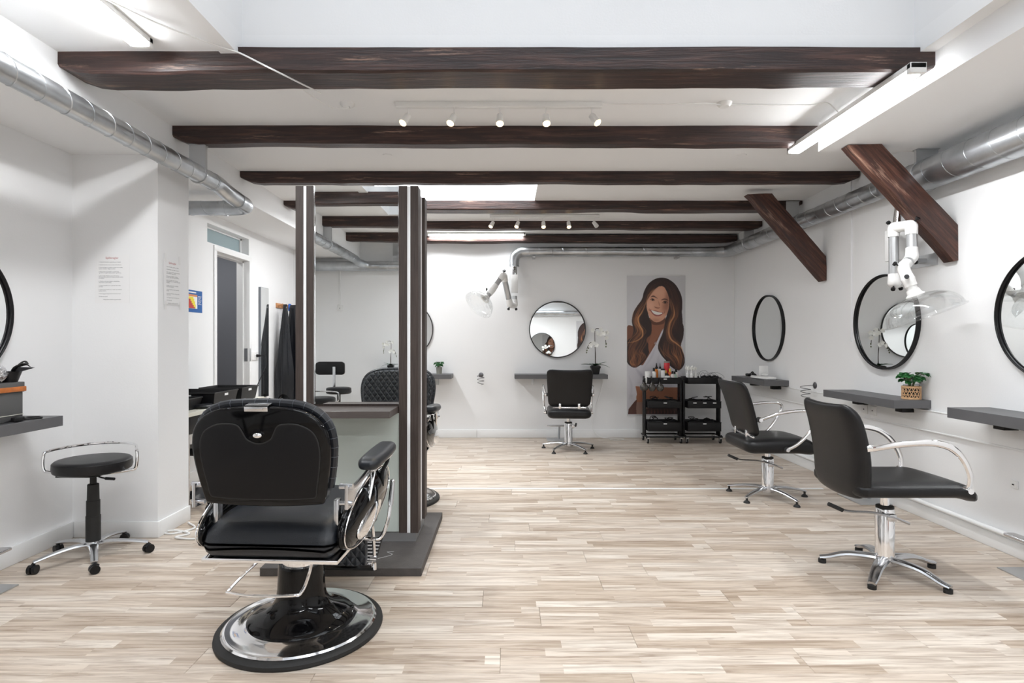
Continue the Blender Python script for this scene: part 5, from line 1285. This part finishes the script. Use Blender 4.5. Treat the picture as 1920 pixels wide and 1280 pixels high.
# ================================================================== FOOTRESTS
def footrest(loc, rz, label):
    t = thing('footrest', label, 'footrest', loc, rz)
    b = MB(); b.box((-0.17, -0.10, 0), (0.17, 0.16, 0.008), bev=0.002); b.build('floor_plate', SATIN, t)
    b = MB(); b.tube([(0, 0.08, 0.006), (0, 0.04, 0.10), (0, -0.02, 0.20)], 0.014, n=10, k=3); b.build('post', ALU, t)
    b = MB(); b.rbox((0, -0.03, 0.205), (0.34, 0.07, 0.022), 0.009, 4); b.build('foot_bar', ALU, t)
footrest((0.72, 7.78, 0), 0, 'low metal footrest at the back wall behind the styling chair')
footrest((3.02, 3.22, 0), R90, 'brushed metal footrest on the floor at the right photo edge')
footrest((-2.80, 2.98, 0), PI/2, 'brushed metal footrest on the floor at the left photo edge')
footrest((3.02, 4.86, 0), R90, 'metal footrest under the basket plant shelf, behind the chairs')

# ================================================================== LEFT SHELF ITEMS
t = thing('storage_box', 'charcoal lidded box with a tan leather strap on the left wall shelf', 'box', (-2.885, 3.09, H-0.453))
b = MB(); b.box((-0.10, -0.19, 0), (0.10, 0.185, 0.165), bev=0.003); b.build('body', BOXG, t)
b = MB(); b.box((-0.106, -0.196, 0.165), (0.106, 0.191, 0.222), bev=0.003); b.build('lid', BOXG, t)
b = MB(); b.box((-0.108, -0.20, 0.168), (0.112, 0.197, 0.196), bev=0.003); b.build('strap', TAN, t)
b = MB(); b.box((-0.1025, -0.192, 0.036), (0.1025, 0.1875, 0.039)); b.build('edging', BEIGE, t, smooth=False)
b = MB(); b.sphere((0, 0, 0.05), (0.08, 0.10, 0.05), 14)
for v in b.bm.verts: v.co += Vector((noise.noise(v.co*40), noise.noise(v.co*40+Vector((5, 0, 0))), noise.noise(v.co*40+Vector((0, 5, 0)))))*0.02
for v in b.bm.verts: v.co.z = max(0, v.co.z)
tag(b.build('crumpled_foil', FOIL, loc=(-2.85, 3.12, H-0.453+0.223), ang=0.2), 'crumpled silver foil on top of the charcoal box', 'foil')
t = thing('tint_bowl', 'black tint bowl with clips sticking out, on the charcoal box', 'bowl', (-2.825, 3.235, H-0.453+0.223))
b = MB(); b.lathe([(0, 0), (0.035, 0), (0.055, 0.06), (0.05, 0.06), (0.032, 0.008), (0, 0.008)], n=20); b.build('bowl', BPLAST, t)
b = MB(); b.tube([(0.0, 0, 0.03), (0.03, 0.0, 0.08), (0.07, 0.02, 0.10), (0.10, 0.02, 0.085)], [0.01, 0.016, 0.014, 0.004], n=8, k=4, asp=0.4); b.tube([(0, 0.01, 0.03), (0.02, 0.03, 0.09), (0.04, 0.05, 0.115), (0.06, 0.05, 0.10)], [0.01, 0.014, 0.012, 0.006], n=8, k=4, asp=0.4)
b.prism([(0.03, 0.05), (0.12, 0.075), (0.14, 0.083), (0.05, 0.085)], -0.004, 0.004, 'y'); b.build('clips', BPLAST, t)
b = MB(); b.tube([(0, -0.4, 0.008), (0.03, -0.2, 0.01), (0.0, -0.05, 0.008), (0.03, 0.05, 0.008), (0.05, 0.1, 0.008), (0.01, 0.13, 0.008), (-0.0, 0.06, 0.016), (0.03, 0.0, 0.02)], 0.006, n=6, k=6); b.rbox((0.015, -0.02, 0.016), (0.03, 0.07, 0.03), 0.01, 3)
tag(b.build('shelf_cord', BPLAST, loc=(-2.765, 3.22, H-0.452)), 'black cord and plug along the edge of the left wall shelf', 'cord')

# ================================================================== PAPERS
lines = ["1. Vask altid hænder, og sæt hår op i elastik.", "2. Hjælp hinanden, husk at hilse på kunderne.", "3. Der skal fejes og ryddes op efter hver kunde,\nog alle redskaber lægges på plads.", "4. Brug maske og handsker ved farvning,\nog husk at rengøre skåle, pensler og kamme.",
         "5. Det er ikke tilladt at spise ved stolene.\nMad og drikke nydes kun i pauserummet, tak for\nforståelsen.", "6. Mobilen skal være lukket i arbejdstiden,\nmed mindre andet aftales.", "7. Husk at bestille varer i god tid, skriv dem\npå listen.", "8. Sidste mand slukker lys, musik og maskiner,\nog låser døren.", "9. Er du syg, så ring senest en time før start.", "10. Hav det sjovt!"]
def notice(parent_label, Mw, wdt=0.24, hgt=0.335, head='Spilleregler'):
    t = thing('paper_notice', parent_label, 'notice', Mw.translation); R_ = Mw.to_3x3().to_4x4()
    b = MB(); b.box((-wdt/2, -hgt/2, 0), (wdt/2, hgt/2, 0.0012), M=R_); b.build('sheet', PAPER, t, smooth=False)
    text_mesh('title', head, 0.020, REDINK, t, R_ @ Matrix.Translation((0, hgt/2-0.03, 0.0018)), 'CENTER')
    y = hgt/2-0.055; sy = 0.0086
    for ln in lines:
        text_mesh('text_line', ln, sy, INK, t, R_ @ Matrix.Translation((-wdt/2+0.028, y, 0.0018)))
        y -= 0.0095*(ln.count('\n')+1)+0.0095
    text_mesh('text_line', 'Venlig hilsen ledelsen og personalet', sy, INK, t, R_ @ Matrix.Translation((0, y-0.002, 0.0018)), 'CENTER')
    return t, R_
Rf = Matrix.Rotation(PI/2, 4, 'X')
notice('printed rules sheet on the front face of the left pilaster', Matrix.Translation((-2.724, PY0-0.0015, 1.783)) @ Rf, head='Spilleregler')
Rs = Matrix.Rotation(math.radians(1.5), 4, 'X') @ Matrix.Rotation(PI/2, 4, 'Z') @ Matrix.Rotation(PI/2, 4, 'X')
t, R_ = notice('taped rules sheet on the side face of the left pilaster', Matrix.Translation((XBL+0.002, 4.10, 1.775)) @ Rs, 0.21, 0.32)
for (xx, yy) in ((-0.085, 0.17), (0.09, 0.165), (-0.09, -0.165), (0.09, -0.165)):
    b = MB(); b.box((xx-0.01, yy-0.03, 0.002), (xx+0.01, yy+0.03, 0.0028), M=R_); b.build('tape', WPLAST, t, smooth=False)
t = thing('wall_chart', 'small blue chart with yellow and red stepped graph by the doorway', 'poster', (XL, 5.38, H+0.385))
b = MB(); b.box((0, -0.22, -0.105), (0.003, 0.22, 0.105)); b.build('sheet', BLUEP, t, smooth=False)
b = MB(); b.box((0.003, -0.12, -0.07), (0.0036, 0.13, 0.06)); b.build('white_field', PAPER, t, smooth=False)
b = MB(); b.box((0.0036, -0.12, 0.045), (0.0042, 0.13, 0.064)); b.build('orange_band', ORAP, t, smooth=False)
b = MB(); b.prism([(-0.02, -0.068), (0.10, -0.068), (0.10, -0.03), (0.09, -0.03), (0.09, 0.0), (0.075, 0.0), (0.075, 0.025), (0.06, 0.025), (0.06, 0.042), (-0.02, 0.042)], 0.0036, 0.0044, 'x'); b.build('yellow_field', YELP, t, smooth=False)
b = MB(); b.prism([(-0.02, -0.068), (0.085, -0.068), (0.085, -0.055), (0.065, -0.055), (0.065, -0.038), (0.045, -0.038), (0.045, -0.02), (0.028, -0.02), (0.028, 0.0), (0.01, 0.0), (0.01, 0.02), (-0.02, 0.02)], 0.0044, 0.005, 'x'); b.build('red_steps', REDP, t, smooth=False)
b = MB()
for i in range(7): b.box((0.003, 0.145, 0.05-i*0.013), (0.0036, 0.205-0.01*(i % 3), 0.054-i*0.013))
b.box((0.003, -0.02, 0.078), (0.0036, 0.11, 0.09)); b.build('small_print', PAPER, t, smooth=False)

# ================================================================== LEFT ALCOVE
t = thing('work_table', 'white-topped work table in the alcove behind the left pilaster', 'table', (-2.72, 5.05, 0))
b = MB(); b.box((-0.27, -0.70, 0.765), (0.27, 0.70, 0.795), bev=0.002); b.build('tabletop', BEIGE, t, smooth=False)
for sx in (-0.22, 0.22):
    for sy in (-0.6, 0.6):
        b = MB(); b.cyl((sx, sy, 0), (sx, sy, 0.765), 0.02, 14); b.build('leg', ALU, t)
b = MB(); b.box((-0.20, -0.66, 0.62), (0.24, -0.28, 0.765), bev=0.003); b.build('drawer', BPLAST, t)
def traybox(x, y, w_, d_, h_, label, lab=True):
    t = thing('storage_tray', label, 'tray', (x, y, 0.795))
    b = MB(); k = 0.02
    for z0, z1, e in ((0, 0.006, 0),):
        b.box((-w_/2+k, -d_/2+k, 0), (w_/2-k, d_/2-k, 0.006))
    def side(p0, p1, q0, q1):
        vs = [b.bm.verts.new(v) for v in (p0, p1, q1, q0)]; b.bm.faces.new(vs)
    lo = [(-w_/2+k, -d_/2+k), (w_/2-k, -d_/2+k), (w_/2-k, d_/2-k), (-w_/2+k, d_/2-k)]; hi = [(-w_/2, -d_/2), (w_/2, -d_/2), (w_/2, d_/2), (-w_/2, d_/2)]
    for i in range(4):
        j = (i+1) % 4; side((*lo[i], 0), (*lo[j], 0), (*hi[i], h_), (*hi[j], h_)); side(tuple([lo[j][0]*.97, lo[j][1]*.97, 0.004]), tuple([lo[i][0]*.97, lo[i][1]*.97, 0.004]), tuple([hi[j][0]*.97, hi[j][1]*.97, h_]), tuple([hi[i][0]*.97, hi[i][1]*.97, h_]))
    b.build('body', BPLAST, t, smooth=False)
    b = MB(); b.tube([(*hi[0], h_), (*hi[1], h_), (*hi[2], h_), (*hi[3], h_)], 0.007, n=6, closed=True); b.build('rim', BPLAST, t)
    if lab:
        b = MB(); b.box((w_/2-0.012, -0.03, h_-0.032), (w_/2-0.002, 0.03, h_-0.012)); b.build('paper_label', PAPER, t, smooth=False)
        b = MB(); b.box((-0.03, -d_/2+0.002, h_-0.032), (0.03, -d_/2+0.008, h_-0.012))
        b.build('paper_label', PAPER, t, smooth=False)
traybox(-2.74, 4.62, 0.40, 0.26, 0.09, 'nearest small black storage tray on the alcove table', False)
traybox(-2.70, 5.02, 0.46, 0.42, 0.115, 'large black storage tray in the middle of the alcove table')
traybox(-2.66, 5.46, 0.40, 0.34, 0.12, 'farthest black storage tray on the alcove table')
b = MB(); b.rbox((0, 0, 0.015), (0.22, 0.16, 0.03), (0.04, 0.04, 0.013), 6, lambda v: Vector((v.x, v.y, v.z+0.006*math.sin(v.x*30)))); tag(b.build('folded_cloth', CAPE, loc=(-2.57, 4.74, 0.797)), 'folded black cloth at the table edge beside the trays', 'cloth')
t = thing('work_stool', 'chrome and black stool tucked under the alcove table', 'stool', (-2.50, 4.72, 0))
b = MB(); b.lathe([(0, 0.43), (0.15, 0.43), (0.16, 0.45), (0.15, 0.49), (0, 0.495)], n=28); b.build('seat', LEATH, t)
b = MB(); b.cyl((0, 0, 0.10), (0, 0, 0.43), 0.03, 20); b.build('column', CHROME, t)
for i in range(5):
    a = 2*PI*i/5+0.3
    b = MB(); b.tube([(0, 0, 0.09), (math.cos(a)*0.12, math.sin(a)*0.12, 0.085), (math.cos(a)*0.24, math.sin(a)*0.24, 0.06)], [0.022, 0.02, 0.015], n=8, k=3); lg = b.build('leg', BPLAST, t)
    b = MB(); caster(b, math.cos(a)*0.24, math.sin(a)*0.24, a+1); b.build('caster', BPLAST, lg)

# narrow wall mirror
t = thing('narrow_mirror', 'tall narrow frameless mirror strip on the left wall between doorway and capes', 'mirror', (XL, 6.99, H-0.01))
b = MB(); b.box((0, -0.115, -0.67), (0.028, 0.115, 0.67), bev=0.001); b.build('edge', mat('dark_edge', rgb(120, 124, 130), 0.4, 0.5), t, smooth=False)
b = MB(); b.box((0.028, -0.112, -0.667), (0.030, 0.112, 0.667)); b.build('mirror_glass', MIRROR, t, smooth=False)

# coat rack and capes
t = thing('coat_rack', 'pine coat rack with pegs on the left wall above black capes', 'coat rack', (XL, 7.69, H+0.47))
b = MB(); b.box((0, -0.305, -0.03), (0.02, 0.30, 0.03), bev=0.003); b.build('rail', PINE, t)
for i in range(6):
    b = MB(); b.cyl((0.02, -0.27+i*0.108, 0.0), (0.085, -0.27+i*0.108, 0.015), 0.011, 12); b.build('peg', PINE, t)
def cape(y, L, w_, seed, label, m=CAPE, dep=0.12):
    b = MB(); rr = random.Random(seed); n, mz = 40, 22; rings = []
    ph = [rr.uniform(0, 6) for _ in range(4)]
    for i in range(mz+1):
        s = i/mz; z = -L*s; wd = w_*(0.16+0.84*min(1, s*1.5)**0.8)/2; dp = dep*(0.25+0.75*min(1, s*1.4))/2; ring = []
        for j in range(n):
            a = 2*PI*j/n; f = 1+0.16*math.sin(5*a+ph[0]+s*2)*min(1, s*3)+0.10*math.sin(9*a+ph[1]-s*3)*min(1, s*3)
            zz_ = z+(0.05*math.sin(2*a+ph[2]) if i == mz else 0)
            ring.append(b.bm.verts.new((dp*math.cos(a)*f+dep*0.5+0.035, wd*math.sin(a)*f+0.008*math.sin(s*4+ph[3]), zz_)))
        rings.append(ring)
    for A, B in zip(rings, rings[1:]):
        for j in range(n): b.bm.faces.new((A[j], A[(j+1) % n], B[(j+1) % n], B[j]))
    b.bm.faces.new(rings[0]); bmesh.ops.recalc_face_normals(b.bm, faces=b.bm.faces[:])
    return tag(b.build('salon_cape', m, loc=(XL, y, H+0.48), ang=1.5), label, 'cape')
cape(7.35, 1.20, 0.15, 1, 'leftmost black salon cape hanging closest to the narrow mirror', dep=0.20)
cape(7.49, 1.28, 0.12, 2, 'second black salon cape from the left on the pine rack', dep=0.30)
cape(7.61, 1.34, 0.11, 3, 'third black salon cape hanging in the middle of the rack', dep=0.34)
cape(7.72, 1.38, 0.10, 4, 'fourth black salon cape on the rack, mostly behind the station post', dep=0.28)
cape(7.84, 1.20, 0.12, 5, 'rightmost black salon cape, nearest the back corner', dep=0.24)
b = MB(); b.rbox((0.12, 0, -0.04), (0.03, 0.06, 0.10), 0.012, 4); tag(b.build('blue_strap', BLUEC, loc=(XL, 7.555, H+0.49)), 'small bright blue strap hanging on the pine coat rack', 'strap')

# ================================================================== BEHIND THE CAMERA (seen in the station mirror)
t = thing('backrest_stool', 'black stool with curved backrest on a chrome bar, seen in the station mirror', 'stool', (-2.36, -0.62, 0), 0)
b = MB(); b.lathe([(0, 0), (0.16, 0), (0.175, 0.02), (0.17, 0.075), (0.15, 0.085), (0, 0.085)], (0, 0, 0.62), n=32); b.build('seat', LEATH, t)
b = MB(); b.rbox((0, 0, 0), (0.42, 0.06, 0.19), (0.04, 0.025, 0.05), 8, lambda v: Vector((v.x-0.17, v.y-0.20+0.9*v.x*v.x, v.z+0.965))); b.build('backrest', LEATH, t)
b = MB(); b.box((-0.13, -0.15, 0.60), (-0.09, -0.14, 0.99), bev=0.002); b.build('back_bar', ALU, t)
b = MB(); b.cyl((0, 0, 0.10), (0, 0, 0.62), 0.025, 18); b.build('column', BPLAST, t)
for i in range(5):
    a = 2*PI*i/5; b = MB(); b.tube([(0, 0, 0.09), (math.cos(a)*0.15, math.sin(a)*0.15, 0.085), (math.cos(a)*0.28, math.sin(a)*0.28, 0.06)], 0.017, n=8, k=3); lg = b.build('leg', ALU, t)
    b = MB(); caster(b, math.cos(a)*0.28, math.sin(a)*0.28, a+1); b.build('caster', BPLAST, lg)
st = [o for o in bpy.data.objects if o.name == 'rolling_stool'][0]
dup(st, (-2.45, -0.05, 0), 2.2, 'low round stool with chrome hoop rail, seen at the foot of the station mirror')

# ================================================================== STATION SCUFF
b = MB(); b.tube([(0, 0, 0), (0.05, 0.03, 0), (0.1, 0.08, 0), (0.06, 0.12, 0), (0.1, 0.13, 0)], 0.0012, n=5, k=6, asp=0.3); b.build('chalk_scuff', TRIM, slab, loc=(-0.80, 3.40, 0.0485))
